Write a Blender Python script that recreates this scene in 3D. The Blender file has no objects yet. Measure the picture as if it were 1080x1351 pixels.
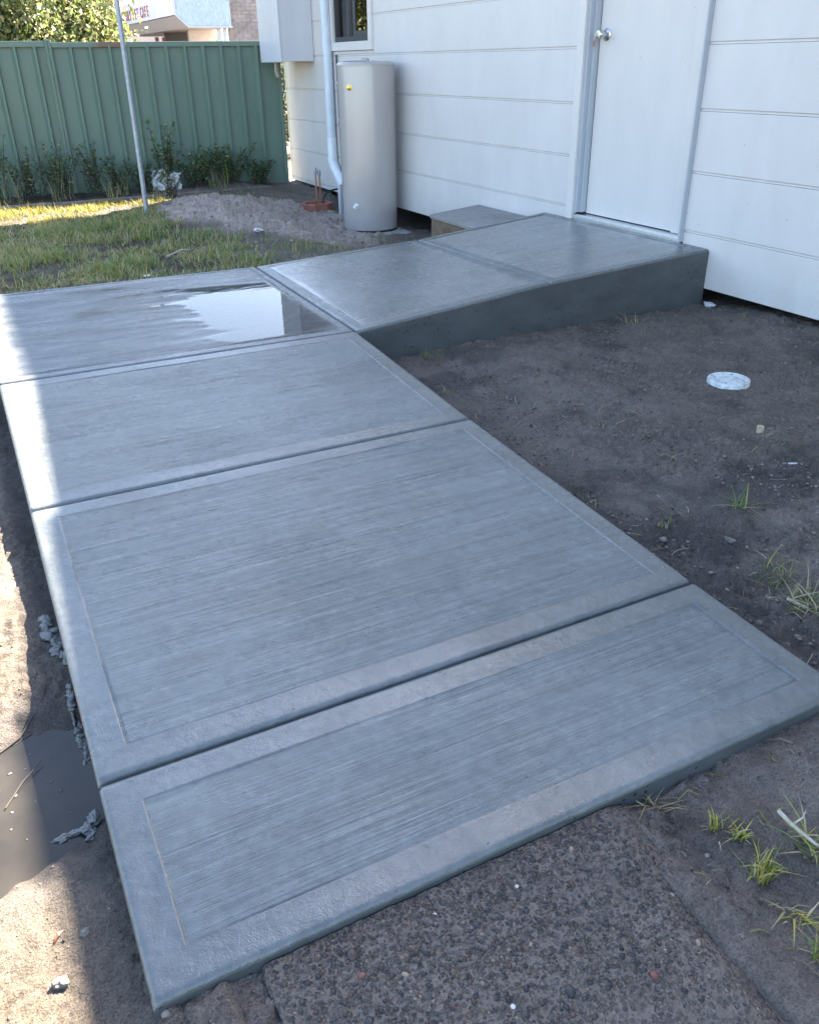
import bpy, math, random
import numpy as np
from mathutils import Vector, Matrix

random.seed(7)
RNG = np.random.default_rng(11)
SC = bpy.context.scene
COL = SC.collection
R = math.radians

# ------------------------------------------------------------------ camera, sky, sun, exposure
cam_d = bpy.data.cameras.new('camera')
cam = bpy.data.objects.new('camera', cam_d)
COL.objects.link(cam)
SC.camera = cam
cam_d.sensor_fit = 'VERTICAL'
cam_d.sensor_height = 36.0
cam_d.lens = 29.503
cam_d.clip_start = 0.05
cam_d.clip_end = 600
YAW, PITCH, ROLL = 0.4682, 0.4921, 0.0145
fw = Vector((math.sin(YAW) * math.cos(PITCH), math.cos(YAW) * math.cos(PITCH), -math.sin(PITCH)))
rt = Vector((math.cos(YAW), -math.sin(YAW), 0))
dn = fw.cross(rt)
r2 = math.cos(ROLL) * rt + math.sin(ROLL) * dn
d2 = -math.sin(ROLL) * rt + math.cos(ROLL) * dn
m = Matrix((r2, -d2, -fw)).transposed().to_4x4()
m.translation = Vector((0.010, -0.850, 1.228))
cam.matrix_world = m

SUN_EL, SUN_AZ = 39.8, 35.0            # azimuth measured from +X towards +Y
world = bpy.data.worlds.new('World')
SC.world = world
world.use_nodes = True
wn = world.node_tree
sky = wn.nodes.new('ShaderNodeTexSky')
sky.sky_type = 'NISHITA'
sky.sun_disc = False
sky.sun_elevation = R(SUN_EL)
sky.sun_rotation = R(90 - SUN_AZ)
sky.air_density = 1.0
sky.dust_density = 1.3
sky.ozone_density = 1.1
bg = wn.nodes['Background']
bg.inputs['Strength'].default_value = 0.055
wn.links.new(sky.outputs[0], bg.inputs['Color'])

sun_d = bpy.data.lights.new('sun', 'SUN')
sun_d.energy = 5.0
sun_d.angle = R(0.53)
sun_d.color = (1.0, 0.90, 0.76)
sun = bpy.data.objects.new('sun', sun_d)
COL.objects.link(sun)
sd = Vector((math.cos(R(SUN_EL)) * math.cos(R(SUN_AZ)), math.cos(R(SUN_EL)) * math.sin(R(SUN_AZ)), math.sin(R(SUN_EL))))
sun.rotation_euler = sd.to_track_quat('Z', 'Y').to_euler()
sun.location = sd * 40

SC.view_settings.view_transform = 'Standard'
SC.view_settings.look = 'None'
SC.view_settings.exposure = 3.62
SC.view_settings.gamma = 1.0
SC.view_settings.use_curve_mapping = False
SC.render.engine = 'CYCLES'
SC.cycles.max_bounces = 8
SC.cycles.transparent_max_bounces = 12

# ------------------------------------------------------------------ helpers
ORIG = {}


def tag(o, label=None, cat=None, group=None, kind=None):
    if label: o['label'] = label
    if cat: o['category'] = cat
    if group: o['group'] = group
    if kind: o['kind'] = kind
    return o


def thing(name, loc, label, cat, group=None, kind=None):
    o = bpy.data.objects.new(name, None)
    o.empty_display_size = 0.1
    COL.objects.link(o)
    o.location = loc
    ORIG[o] = np.array(loc, float)
    return tag(o, label, cat, group, kind)


class MB:
    """collects geometry in world coordinates"""
    def __init__(s):
        s.v, s.f, s.mi = [], [], []

    def add(s, verts, faces, mi=0):
        b = len(s.v)
        s.v.extend([tuple(map(float, p)) for p in verts])
        s.f.extend([tuple(b + i for i in f) for f in faces])
        s.mi.extend([mi] * len(faces))
        return s

    def box(s, a, b, mi=0):
        x0, y0, z0 = a; x1, y1, z1 = b
        v = [(x0, y0, z0), (x1, y0, z0), (x1, y1, z0), (x0, y1, z0), (x0, y0, z1), (x1, y0, z1), (x1, y1, z1), (x0, y1, z1)]
        f = [(3, 2, 1, 0), (4, 5, 6, 7), (0, 1, 5, 4), (1, 2, 6, 5), (2, 3, 7, 6), (3, 0, 4, 7)]
        return s.add(v, f, mi)

    def hexa(s, v, mi=0):
        f = [(3, 2, 1, 0), (4, 5, 6, 7), (0, 1, 5, 4), (1, 2, 6, 5), (2, 3, 7, 6), (3, 0, 4, 7)]
        return s.add(v, f, mi)

    def tube(s, pts, rad, n=12, cap=True, mi=0):
        pts = [Vector(p) for p in pts]
        rads = rad if isinstance(rad, (list, tuple)) else [rad] * len(pts)
        vs, fs = [], []
        prev = None
        for i, p in enumerate(pts):
            t = (pts[min(i + 1, len(pts) - 1)] - pts[max(i - 1, 0)]).normalized()
            if prev is None:
                a = t.orthogonal().normalized()
            else:
                a = (prev - t * prev.dot(t)).normalized()
            prev = a
            b = t.cross(a)
            for k in range(n):
                q = 2 * math.pi * k / n
                vs.append(p + (a * math.cos(q) + b * math.sin(q)) * rads[i])
        for i in range(len(pts) - 1):
            for k in range(n):
                k2 = (k + 1) % n
                fs.append((i * n + k, i * n + k2, (i + 1) * n + k2, (i + 1) * n + k))
        if cap:
            fs.append(tuple(range(n - 1, -1, -1)))
            e = (len(pts) - 1) * n
            fs.append(tuple(e + k for k in range(n)))
        return s.add(vs, fs, mi)

    def lathe(s, prof, c, axis='Z', n=32, mi=0):
        """prof: list of (radius, height)"""
        vs, fs = [], []
        for (r, h) in prof:
            for k in range(n):
                q = 2 * math.pi * k / n
                a, b = r * math.cos(q), r * math.sin(q)
                if axis == 'Z': vs.append((c[0] + a, c[1] + b, c[2] + h))
                elif axis == 'X': vs.append((c[0] + h, c[1] + a, c[2] + b))
                else: vs.append((c[0] + a, c[1] + h, c[2] - b))
        for i in range(len(prof) - 1):
            for k in range(n):
                k2 = (k + 1) % n
                fs.append((i * n + k, i * n + k2, (i + 1) * n + k2, (i + 1) * n + k))
        fs.append(tuple(range(n - 1, -1, -1)))
        e = (len(prof) - 1) * n
        fs.append(tuple(e + k for k in range(n)))
        return s.add(vs, fs, mi)

    def build(s, name, mats, parent=None, smooth=False, bevel=0, seg=2):
        return mesh_obj(name, s.v, s.f, mats, parent, smooth, bevel, s.mi, seg)


def auto_smooth(me, ang=35):
    me.polygons.foreach_set('use_smooth', [True] * len(me.polygons))
    try:
        me.set_sharp_from_angle(angle=R(ang))
    except Exception:
        pass


def mesh_obj(name, verts, faces, mats, parent=None, smooth=False, bevel=0, mi=None, seg=2):
    o0 = ORIG.get(parent, np.zeros(3)) if parent is not None else np.zeros(3)
    va = np.asarray(verts, float).reshape(-1, 3) - o0
    me = bpy.data.meshes.new(name)
    me.from_pydata(va.tolist(), [], faces)
    ms = mats if isinstance(mats, (list, tuple)) else [mats]
    for q in ms: me.materials.append(q)
    if mi is not None and len(ms) > 1:
        me.polygons.foreach_set('material_index', mi)
    if smooth: auto_smooth(me)
    me.update()
    o = bpy.data.objects.new(name, me)
    COL.objects.link(o)
    if parent is not None:
        o.parent = parent
        ORIG[o] = o0
    if bevel:
        b = o.modifiers.new('bevel', 'BEVEL')
        b.width = bevel; b.segments = seg; b.limit_method = 'ANGLE'; b.angle_limit = R(40)
    return o


def np_mesh(name, V, F, mat, parent=None, smooth=True, attrs=None, colors=None):
    """V (n,3); F (m,k) with k=3 or 4, fast path"""
    me = bpy.data.meshes.new(name)
    V = np.ascontiguousarray(V, np.float32); F = np.ascontiguousarray(F, np.int32)
    k = F.shape[1]
    me.vertices.add(len(V)); me.vertices.foreach_set('co', V.ravel())
    me.loops.add(F.size); me.loops.foreach_set('vertex_index', F.ravel())
    me.polygons.add(len(F)); me.polygons.foreach_set('loop_start', np.arange(0, F.size, k, dtype=np.int32))
    try: me.polygons.foreach_set('loop_total', np.full(len(F), k, np.int32))
    except Exception: pass
    if smooth: me.polygons.foreach_set('use_smooth', np.ones(len(F), bool))
    me.update(calc_edges=True)
    for nm, a in (attrs or {}).items():
        at = me.attributes.new(nm, 'FLOAT', 'POINT'); at.data.foreach_set('value', np.ascontiguousarray(a, np.float32))
    if colors is not None:
        at = me.attributes.new('tint', 'FLOAT_COLOR', 'POINT')
        c4 = np.ones((len(V), 4), np.float32); c4[:, :3] = colors
        at.data.foreach_set('color', c4.ravel())
    for q in (mat if isinstance(mat, (list, tuple)) else [mat]): me.materials.append(q)
    o = bpy.data.objects.new(name, me)
    COL.objects.link(o)
    if parent is not None: o.parent = parent
    return o


def dup(root, loc, rz=0.0):
    c = root.copy(); COL.objects.link(c); c.location = loc; c.rotation_euler = (0, 0, rz)
    for ch in list(root.children):
        d = ch.copy(); COL.objects.link(d); d.parent = c
        for g in list(ch.children):
            e = g.copy(); COL.objects.link(e); e.parent = d
    return c


# numpy gradient noise
_P = RNG.permutation(512)
_P = np.concatenate([_P, _P, _P])
_G = RNG.uniform(0, 2 * np.pi, 512)


def pnoise(x, y):
    xi = np.floor(x).astype(int); yi = np.floor(y).astype(int)
    xf = x - xi; yf = y - yi
    u = xf * xf * xf * (xf * (xf * 6 - 15) + 10); w = yf * yf * yf * (yf * (yf * 6 - 15) + 10)

    def g(ix, iy, dx, dy):
        a = _G[_P[(_P[ix & 511] + iy) & 511]]
        return np.cos(a) * dx + np.sin(a) * dy
    n00 = g(xi, yi, xf, yf); n10 = g(xi + 1, yi, xf - 1, yf)
    n01 = g(xi, yi + 1, xf, yf - 1); n11 = g(xi + 1, yi + 1, xf - 1, yf - 1)
    return 1.4 * ((n00 * (1 - u) + n10 * u) * (1 - w) + (n01 * (1 - u) + n11 * u) * w)


def fbm(x, y, f, oct=4, gain=0.5):
    s = 0; a = 1
    for i in range(oct):
        s = s + a * pnoise(x * f + 17.3 * i, y * f - 9.1 * i); f *= 2.03; a *= gain
    return s


def sstep(a, b, x):
    t = np.clip((x - a) / (b - a), 0, 1)
    return t * t * (3 - 2 * t)


def gauss(x, y, cx, cy, rx, ry):
    return np.exp(-((x - cx) / rx) ** 2 - ((y - cy) / ry) ** 2)


# ------------------------------------------------------------------ materials
def mat(name):
    mm = bpy.data.materials.new(name); mm.use_nodes = True
    nt = mm.node_tree
    return mm, nt, nt.nodes['Principled BSDF']


def N(nt, t, **kw):
    n = nt.nodes.new(t)
    for k, v in kw.items():
        if k in n.inputs: n.inputs[k].default_value = v
        else: setattr(n, k, v)
    return n


def coords(nt, scale=(1, 1, 1), rot=(0, 0, 0)):
    tc = nt.nodes.new('ShaderNodeTexCoord'); mp = nt.nodes.new('ShaderNodeMapping')
    mp.inputs['Scale'].default_value = scale; mp.inputs['Rotation'].default_value = rot
    nt.links.new(tc.outputs['Object'], mp.inputs[0])
    return mp.outputs[0]


def noise(nt, vec, scale, detail=4, rough=0.55, dist=0.0):
    n = N(nt, 'ShaderNodeTexNoise', Scale=scale, Detail=detail, Roughness=rough, Distortion=dist)
    nt.links.new(vec, n.inputs['Vector'])
    return n.outputs['Fac']


def ramp(nt, fac, stops):
    r = nt.nodes.new('ShaderNodeValToRGB')
    el = r.color_ramp.elements
    while len(el) < len(stops): el.new(0.5)
    for e, (p, c) in zip(el, stops):
        e.position = p
        e.color = (c, c, c, 1) if isinstance(c, (int, float)) else (*c, 1)
    nt.links.new(fac, r.inputs[0])
    return r.outputs[0]


def mix(nt, fac, a, b, typ='MIX'):
    n = nt.nodes.new('ShaderNodeMix'); n.data_type = 'RGBA'; n.blend_type = typ
    for sock, v in ((n.inputs['Factor'], fac), (n.inputs['A'], a), (n.inputs['B'], b)):
        if hasattr(v, 'links') or isinstance(v, bpy.types.NodeSocket): nt.links.new(v, sock)
        elif isinstance(v, (int, float)): sock.default_value = v if sock.type == 'VALUE' else (v, v, v, 1)
        else: sock.default_value = (*v, 1)
    return n.outputs['Result']


def math_(nt, op, a, b=None):
    n = nt.nodes.new('ShaderNodeMath'); n.operation = op
    for i, v in enumerate((a, b)):
        if v is None: continue
        if isinstance(v, bpy.types.NodeSocket): nt.links.new(v, n.inputs[i])
        else: n.inputs[i].default_value = v
    return n.outputs[0]


def bump(nt, h, dist, strength=1.0, nrm=None):
    b = N(nt, 'ShaderNodeBump', Strength=strength, Distance=dist)
    nt.links.new(h, b.inputs['Height'])
    if nrm is not None: nt.links.new(nrm, b.inputs['Normal'])
    return b.outputs[0]


def attr(nt, name, col=False):
    a = nt.nodes.new('ShaderNodeAttribute'); a.attribute_name = name
    return a.outputs['Color'] if col else a.outputs['Fac']


def simple(name, col, rough=0.5, metal=0.0, var=0.12, vs=8, bmp=0.0, bs=60, spec=0.5):
    mm, nt, b = mat(name)
    v = coords(nt)
    f = noise(nt, v, vs, 5, 0.6)
    c = ramp(nt, f, [(0.3, tuple(x * (1 - var) for x in col)), (0.7, tuple(min(1, x * (1 + var)) for x in col))])
    nt.links.new(c, b.inputs['Base Color'])
    b.inputs['Roughness'].default_value = rough
    b.inputs['Metallic'].default_value = metal
    b.inputs['Specular IOR Level'].default_value = spec
    if bmp:
        nt.links.new(bump(nt, noise(nt, v, bs, 3), bmp), b.inputs['Normal'])
    return mm


def concrete(name, lo, hi, broom=None, r0=0.22, r1=0.5, bstr=1.0):
    mm, nt, b = mat(name)
    v = coords(nt)
    big = noise(nt, v, 1.6, 4, 0.55, 0.4)
    mid = noise(nt, v, 9, 5, 0.62, 0.6)
    mott = noise(nt, v, 38, 4, 0.6, 0.3)
    fine = noise(nt, v, 320, 2, 0.6)
    c = ramp(nt, mid, [(0.32, lo), (0.68, hi)])
    c = mix(nt, 0.55, c, ramp(nt, big, [(0.35, tuple(x * 0.78 for x in lo)), (0.65, tuple(x * 1.12 for x in hi))]))
    c = mix(nt, 0.35, c, ramp(nt, mott, [(0.35, tuple(x * 0.72 for x in lo)), (0.65, tuple(x * 1.15 for x in hi))]))
    # brownish damp film
    dampf = ramp(nt, noise(nt, coords(nt, (1, 1.6, 1)), 2.3, 5, 0.65, 0.5), [(0.5, 0.0), (0.68, 1.0)])
    c = mix(nt, math_(nt, 'MULTIPLY', dampf, 0.5), c, (lo[0] * 0.80, lo[1] * 0.74, lo[2] * 0.66))
    # small dark specks and pin holes
    vo = N(nt, 'ShaderNodeTexVoronoi', Scale=55.0); nt.links.new(v, vo.inputs['Vector'])
    sp = ramp(nt, vo.outputs['Distance'], [(0.0, 1.0), (0.09, 1.0), (0.14, 0.0)])
    gate = ramp(nt, noise(nt, v, 14, 2), [(0.6, 0.0), (0.66, 1.0)])
    sp = math_(nt, 'MULTIPLY', sp, gate)
    c = mix(nt, math_(nt, 'MULTIPLY', sp, 0.65), c, tuple(x * 0.25 for x in lo))
    rr = ramp(nt, noise(nt, coords(nt, (1, 3, 1)), 3.1, 5, 0.65, 0.5), [(0.33, r0), (0.67, r1)])
    nrm = bump(nt, mott, 0.0010 * bstr)
    nrm = bump(nt, fine, 0.00035 * bstr, nrm=nrm)
    nrm = bump(nt, math_(nt, 'MULTIPLY', sp, -1.0), 0.0015, nrm=nrm)
    if broom:
        sx, sy = broom
        l1 = noise(nt, coords(nt, (sx, sy, 1)), 1.0, 3, 0.7)
        l2 = noise(nt, coords(nt, (sx * 0.9, sy * 0.40, 1)), 1.0, 3, 0.6)
        lines = math_(nt, 'ADD', l1, math_(nt, 'MULTIPLY', l2, 0.7))
        tear = noise(nt, coords(nt, (30, 60, 1)), 1.0, 4, 0.7)
        c = mix(nt, 0.65, c, ramp(nt, l1, [(0.34, 0.64), (0.44, 0.98), (0.60, 1.10), (0.70, 1.32)]), 'MULTIPLY')
        c = mix(nt, 0.4, c, ramp(nt, l2, [(0.36, 0.72), (0.46, 1.05), (0.66, 1.15)]), 'MULTIPLY')
        nrm = bump(nt, lines, 0.0034 * bstr, nrm=nrm)
        nrm = bump(nt, tear, 0.0005 * bstr, nrm=nrm)
    nt.links.new(c, b.inputs['Base Color'])
    nt.links.new(rr, b.inputs['Roughness'])
    b.inputs['Specular IOR Level'].default_value = 0.9
    nt.links.new(nrm, b.inputs['Normal'])
    return mm


CLO, CHI = (0.086, 0.096, 0.095), (0.142, 0.152, 0.147)
M_TROWEL = concrete('trowelled_concrete', tuple(x * 0.94 for x in CLO), tuple(x * 1.0 for x in CHI), None, 0.20, 0.46, 2.4)
M_BROOM = concrete('broomed_concrete', tuple(x * 1.20 for x in CLO), tuple(x * 1.18 for x in CHI), (0.40, 250), 0.16, 0.44, 1.25)
M_WET = concrete('wet_concrete', (0.085, 0.092, 0.096), (0.135, 0.141, 0.144), (2, 240), 0.14, 0.38, 0.55)
M_LAND = concrete('landing_concrete', (0.120, 0.128, 0.126), (0.172, 0.177, 0.172), (150, 6), 0.14, 0.30, 0.28)
M_STEP = concrete('old_concrete', (0.20, 0.185, 0.17), (0.30, 0.28, 0.26), None, 0.7, 0.9, 2.0)


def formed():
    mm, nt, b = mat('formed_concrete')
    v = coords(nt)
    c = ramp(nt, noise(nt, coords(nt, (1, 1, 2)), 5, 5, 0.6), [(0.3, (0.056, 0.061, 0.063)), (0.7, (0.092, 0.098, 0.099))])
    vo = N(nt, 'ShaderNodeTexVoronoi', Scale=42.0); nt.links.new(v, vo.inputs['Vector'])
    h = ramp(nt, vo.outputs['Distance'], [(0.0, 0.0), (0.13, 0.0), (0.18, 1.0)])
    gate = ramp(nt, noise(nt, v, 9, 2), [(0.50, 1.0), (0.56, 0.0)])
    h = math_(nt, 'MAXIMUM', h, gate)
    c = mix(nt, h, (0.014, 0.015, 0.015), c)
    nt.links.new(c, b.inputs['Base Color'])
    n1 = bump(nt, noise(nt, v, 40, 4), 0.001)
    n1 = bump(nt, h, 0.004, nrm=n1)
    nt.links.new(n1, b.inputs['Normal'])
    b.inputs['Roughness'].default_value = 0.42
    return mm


M_FORM = formed()
# grey cement slurry, still damp
M_SLURRY = concrete('cement_slurry', (0.09, 0.088, 0.085), (0.17, 0.165, 0.155), None, 0.35, 0.7, 3.0)


def ground_mat():
    mm, nt, b = mat('soil')
    v = coords(nt)
    dry = attr(nt, 'dry'); veg = attr(nt, 'veg'); pile = attr(nt, 'pile')
    n1 = noise(nt, v, 7, 5, 0.62, 0.4); n2 = noise(nt, v, 45, 5, 0.65); n3 = noise(nt, v, 240, 3, 0.65); n4 = noise(nt, v, 900, 2, 0.6)
    damp = ramp(nt, n1, [(0.3, (0.180, 0.144, 0.120)), (0.7, (0.300, 0.243, 0.200))])
    sand = ramp(nt, n1, [(0.3, (0.108, 0.083, 0.058)), (0.7, (0.160, 0.125, 0.088))])
    pl = ramp(nt, n1, [(0.3, (0.42, 0.33, 0.275)), (0.7, (0.60, 0.48, 0.40))])
    hum = ramp(nt, n2, [(0.3, (0.045, 0.037, 0.024)), (0.7, (0.105, 0.088, 0.052))])
    c = mix(nt, dry, damp, sand)
    c = mix(nt, math_(nt, 'MULTIPLY', attr(nt, 'wet'), 0.72), c, (0.080, 0.069, 0.064))
    c = mix(nt, pile, c, pl)
    c = mix(nt, veg, c, hum)
    c = mix(nt, 0.55, c, ramp(nt, n2, [(0.25, 0.45), (0.62, 1.0)]), 'MULTIPLY')
    c = mix(nt, 0.75, c, ramp(nt, n3, [(0.32, 0.35), (0.6, 1.2)]), 'MULTIPLY')
    c = mix(nt, 0.5, c, ramp(nt, n4, [(0.35, 0.5), (0.62, 1.2)]), 'MULTIPLY')
    # pale sand grains and dark organic crumbs
    vo = N(nt, 'ShaderNodeTexVoronoi', Scale=170.0); nt.links.new(v, vo.inputs['Vector'])
    sp = math_(nt, 'MULTIPLY', ramp(nt, vo.outputs['Distance'], [(0.0, 1.0), (0.16, 1.0), (0.24, 0.0)]), ramp(nt, noise(nt, v, 60, 2), [(0.56, 0.0), (0.62, 1.0)]))
    c = mix(nt, math_(nt, 'MULTIPLY', sp, 0.75), c, (0.03, 0.024, 0.02))
    vo2 = N(nt, 'ShaderNodeTexVoronoi', Scale=320.0); nt.links.new(v, vo2.inputs['Vector'])
    sp2 = math_(nt, 'MULTIPLY', ramp(nt, vo2.outputs['Distance'], [(0.0, 1.0), (0.14, 1.0), (0.22, 0.0)]), ramp(nt, noise(nt, v, 33, 2), [(0.58, 0.0), (0.66, 1.0)]))
    c = mix(nt, math_(nt, 'MULTIPLY', sp2, 0.5), c, (0.36, 0.32, 0.28))
    nt.links.new(c, b.inputs['Base Color'])
    rr = ramp(nt, noise(nt, v, 4, 4), [(0.35, 0.62), (0.6, 0.92)])
    nt.links.new(rr, b.inputs['Roughness'])
    b.inputs['Specular IOR Level'].default_value = 0.35
    n = bump(nt, n2, 0.010)
    n = bump(nt, n3, 0.0075, nrm=n)
    n = bump(nt, n4, 0.0016, nrm=n)
    n = bump(nt, sp, 0.003, nrm=n)
    nt.links.new(n, b.inputs['Normal'])
    return mm


M_SOIL = ground_mat()


def tint_mat(name, rough=0.6, trans=0.0, var=0.0, spec=0.4):
    mm, nt, b = mat(name)
    c = attr(nt, 'tint', True)
    if var:
        c = mix(nt, var, c, ramp(nt, noise(nt, coords(nt), 90, 3), [(0.3, 0.5), (0.7, 1.2)]), 'MULTIPLY')
    nt.links.new(c, b.inputs['Base Color'])
    b.inputs['Roughness'].default_value = rough
    b.inputs['Specular IOR Level'].default_value = spec
    if trans:
        out = nt.nodes['Material Output']
        t = nt.nodes.new('ShaderNodeBsdfTranslucent'); nt.links.new(c, t.inputs['Color'])
        ms = nt.nodes.new('ShaderNodeMixShader'); ms.inputs[0].default_value = trans
        nt.links.new(b.outputs[0], ms.inputs[1]); nt.links.new(t.outputs[0], ms.inputs[2])
        nt.links.new(ms.outputs[0], out.inputs['Surface'])
    return mm


M_BLADE = tint_mat('grass_blade', 0.5, 0.35)
M_LEAF = tint_mat('leaf', 0.45, 0.40)
M_PEBBLE = tint_mat('pebble', 0.42, 0.0, 0.5)
M_CRUMB = tint_mat('crumb', 0.85, 0.0, 0.5, 0.2)


def painted(name, col, rough=0.45, dirt=0.25, streak=True):
    mm, nt, b = mat(name)
    v = coords(nt)
    f = noise(nt, coords(nt, (1, 1, 0.35)), 4.5, 6, 0.62, 0.3)
    c = ramp(nt, f, [(0.3, tuple(x * 0.93 for x in col)), (0.65, col)])
    g = noise(nt, v, 26, 4, 0.6)
    c = mix(nt, math_(nt, 'MULTIPLY', ramp(nt, g, [(0.62, 0.0), (0.78, 1.0)]), dirt), c, (0.42, 0.40, 0.36))
    vo = N(nt, 'ShaderNodeTexVoronoi', Scale=13.0); nt.links.new(v, vo.inputs['Vector'])
    sp = math_(nt, 'MULTIPLY', ramp(nt, vo.outputs['Distance'], [(0.0, 1.0), (0.035, 1.0), (0.05, 0.0)]), ramp(nt, noise(nt, v, 3.5, 2), [(0.5, 0.0), (0.58, 1.0)]))
    c = mix(nt, math_(nt, 'MULTIPLY', sp, 0.8), c, (0.12, 0.11, 0.10))
    # mud splash close to the ground
    tz = nt.nodes.new('ShaderNodeTexCoord'); ge = nt.nodes.new('ShaderNodeNewGeometry'); sz = nt.nodes.new('ShaderNodeSeparateXYZ'); nt.links.new(ge.outputs['Position'], sz.inputs[0])
    low = ramp(nt, sz.outputs[2], [(0.05, 1.0), (0.42, 0.0)])
    vs_ = N(nt, 'ShaderNodeTexVoronoi', Scale=38.0); nt.links.new(v, vs_.inputs['Vector'])
    sps = math_(nt, 'MULTIPLY', ramp(nt, vs_.outputs['Distance'], [(0.0, 1.0), (0.10, 1.0), (0.15, 0.0)]), ramp(nt, noise(nt, v, 9, 3), [(0.53, 0.0), (0.60, 1.0)]))
    c = mix(nt, math_(nt, 'MULTIPLY', math_(nt, 'MULTIPLY', sps, low), 0.75), c, (0.20, 0.165, 0.14))
    haze_ = math_(nt, 'MULTIPLY', math_(nt, 'MULTIPLY', low, ramp(nt, noise(nt, v, 5, 5), [(0.4, 0.0), (0.7, 1.0)])), 0.35)
    c = mix(nt, haze_, c, (0.42, 0.38, 0.33))
    nt.links.new(c, b.inputs['Base Color'])
    rr = ramp(nt, noise(nt, v, 6, 4), [(0.35, rough * 0.8), (0.65, rough * 1.15)])
    nt.links.new(rr, b.inputs['Roughness'])
    n = bump(nt, noise(nt, v, 70, 3), 0.0006)
    n = bump(nt, noise(nt, v, 2.2, 2), 0.006, nrm=n)
    nt.links.new(n, b.inputs['Normal'])
    return mm


M_BOARD = painted('white_board_paint', (0.645, 0.615, 0.59), 0.42, 0.25)
M_TRIM = painted('white_gloss_paint', (0.665, 0.635, 0.605), 0.35, 0.15)
M_DOOR = painted('white_door_paint', (0.65, 0.62, 0.59), 0.38, 0.12)
M_JAMB = painted('grey_jamb_and_shaded_edge', (0.42, 0.45, 0.48), 0.4, 0.15)
M_BOX = painted('meter_box_paint', (0.60, 0.60, 0.62), 0.4, 0.1)
M_WALLIN = simple('wall_lining', (0.05, 0.05, 0.05), 0.9)
M_ROOF = simple('roof_sheet', (0.30, 0.31, 0.33), 0.5)
M_ALU = simple('aluminium', (0.62, 0.64, 0.66), 0.32, 1.0, 0.1, 40, 0.0004, 120)
M_CHROME = simple('satin_chrome', (0.60, 0.60, 0.60), 0.2, 1.0, 0.05)
M_BRASS = simple('brass', (0.75, 0.55, 0.18), 0.3, 1.0)
M_GALV = simple('galvanised_steel', (0.30, 0.33, 0.36), 0.45, 0.6, 0.22, 30)
M_DARKFRAME = simple('charcoal_frame', (0.035, 0.036, 0.042), 0.4)
M_BLIND = simple('taupe_blind', (0.42, 0.38, 0.35), 0.8)
M_PVC = simple('pvc', (0.72, 0.75, 0.77), 0.35, 0, 0.06)
M_PIPE = simple('painted_pipe', (0.58, 0.64, 0.70), 0.35, 0, 0.08)
M_HEATER = simple('heater_enamel', (0.40, 0.365, 0.345), 0.18, 0.0, 0.03, 3, spec=0.9)
M_BLACK = simple('black_rubber', (0.015, 0.015, 0.016), 0.5)
M_PAD = simple('pad_concrete', (0.36, 0.36, 0.35), 0.8, 0, 0.25, 15, 0.002, 60)
M_COPPER = simple('copper', (0.42, 0.20, 0.13), 0.4, 0.9)
M_LID = simple('lid_plastic', (0.62, 0.655, 0.64), 0.5, 0, 0.10, 70, 0.0008, 120)
_nt = M_LID.node_tree; _b = _nt.nodes['Principled BSDF']; _c = _b.inputs['Base Color'].links[0].from_socket
_f = ramp(_nt, noise(_nt, coords(_nt), 38, 6, 0.7), [(0.46, 0.0), (0.66, 1.0)])
_nt.links.new(mix(_nt, math_(_nt, 'MULTIPLY', _f, 0.75), _c, (0.26, 0.23, 0.20)), _b.inputs['Base Color'])
M_TERRA = simple('terracotta', (0.30, 0.115, 0.075), 0.75, 0, 0.25, 20, 0.002, 70)
M_TIMBER = simple('weathered_timber', (0.17, 0.14, 0.125), 0.85, 0, 0.35, 14, 0.004, 40)
M_BROWNFACE = simple('stained_brick_face', (0.155, 0.105, 0.07), 0.85, 0, 0.4, 22, 0.004, 50)
M_PAPER = simple('white_plastic', (0.62, 0.62, 0.61), 0.5, 0, 0.1, 20)
M_STICK = simple('dead_stick', (0.42, 0.37, 0.29), 0.8, 0, 0.3, 60)
M_TWIG = simple('dark_twig', (0.05, 0.04, 0.035), 0.8)
M_CORK = simple('cork', (0.45, 0.36, 0.25), 0.8, 0, 0.25, 90, 0.001, 200)
M_STONE = simple('grey_stone', (0.13, 0.115, 0.10), 0.7, 0, 0.35, 40, 0.003, 60)
M_REDLEAF = simple('red_leaf', (0.40, 0.09, 0.04), 0.6)
M_BARK = simple('bark', (0.09, 0.07, 0.05), 0.9, 0, 0.3, 20, 0.01, 30)
M_SHOPWHITE = simple('shop_white', (0.72, 0.73, 0.76), 0.5)
M_SHOPFASCIA = simple('shop_fascia', (0.80, 0.74, 0.80), 0.4, 0, 0.08, 0.6)
M_SOFFIT = simple('soffit', (0.60, 0.53, 0.52), 0.7)
M_CORR = simple('corrugated_blue', (0.66, 0.73, 0.80), 0.4)
M_SIGNRED = simple('sign_red', (0.42, 0.03, 0.06), 0.5)
M_SIGNORANGE = simple('sign_orange', (0.80, 0.38, 0.10), 0.5)
M_BRICK = simple('brown_brick', (0.36, 0.29, 0.265), 0.85, 0, 0.3, 3)
M_MORTAR = simple('mortar', (0.50, 0.47, 0.45), 0.9)
M_SHOPWALL = simple('shop_wall_render', (0.46, 0.40, 0.37), 0.8)
M_SHOPDARK = simple('shop_dark', (0.05, 0.04, 0.045), 0.4)
M_SHOPRED = simple('shop_red', (0.22, 0.05, 0.05), 0.5)
M_TILE = simple('roof_tile', (0.36, 0.23, 0.14), 0.8, 0, 0.3, 6)
M_GUTTER = simple('beige_gutter', (0.66, 0.58, 0.47), 0.6)


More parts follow.
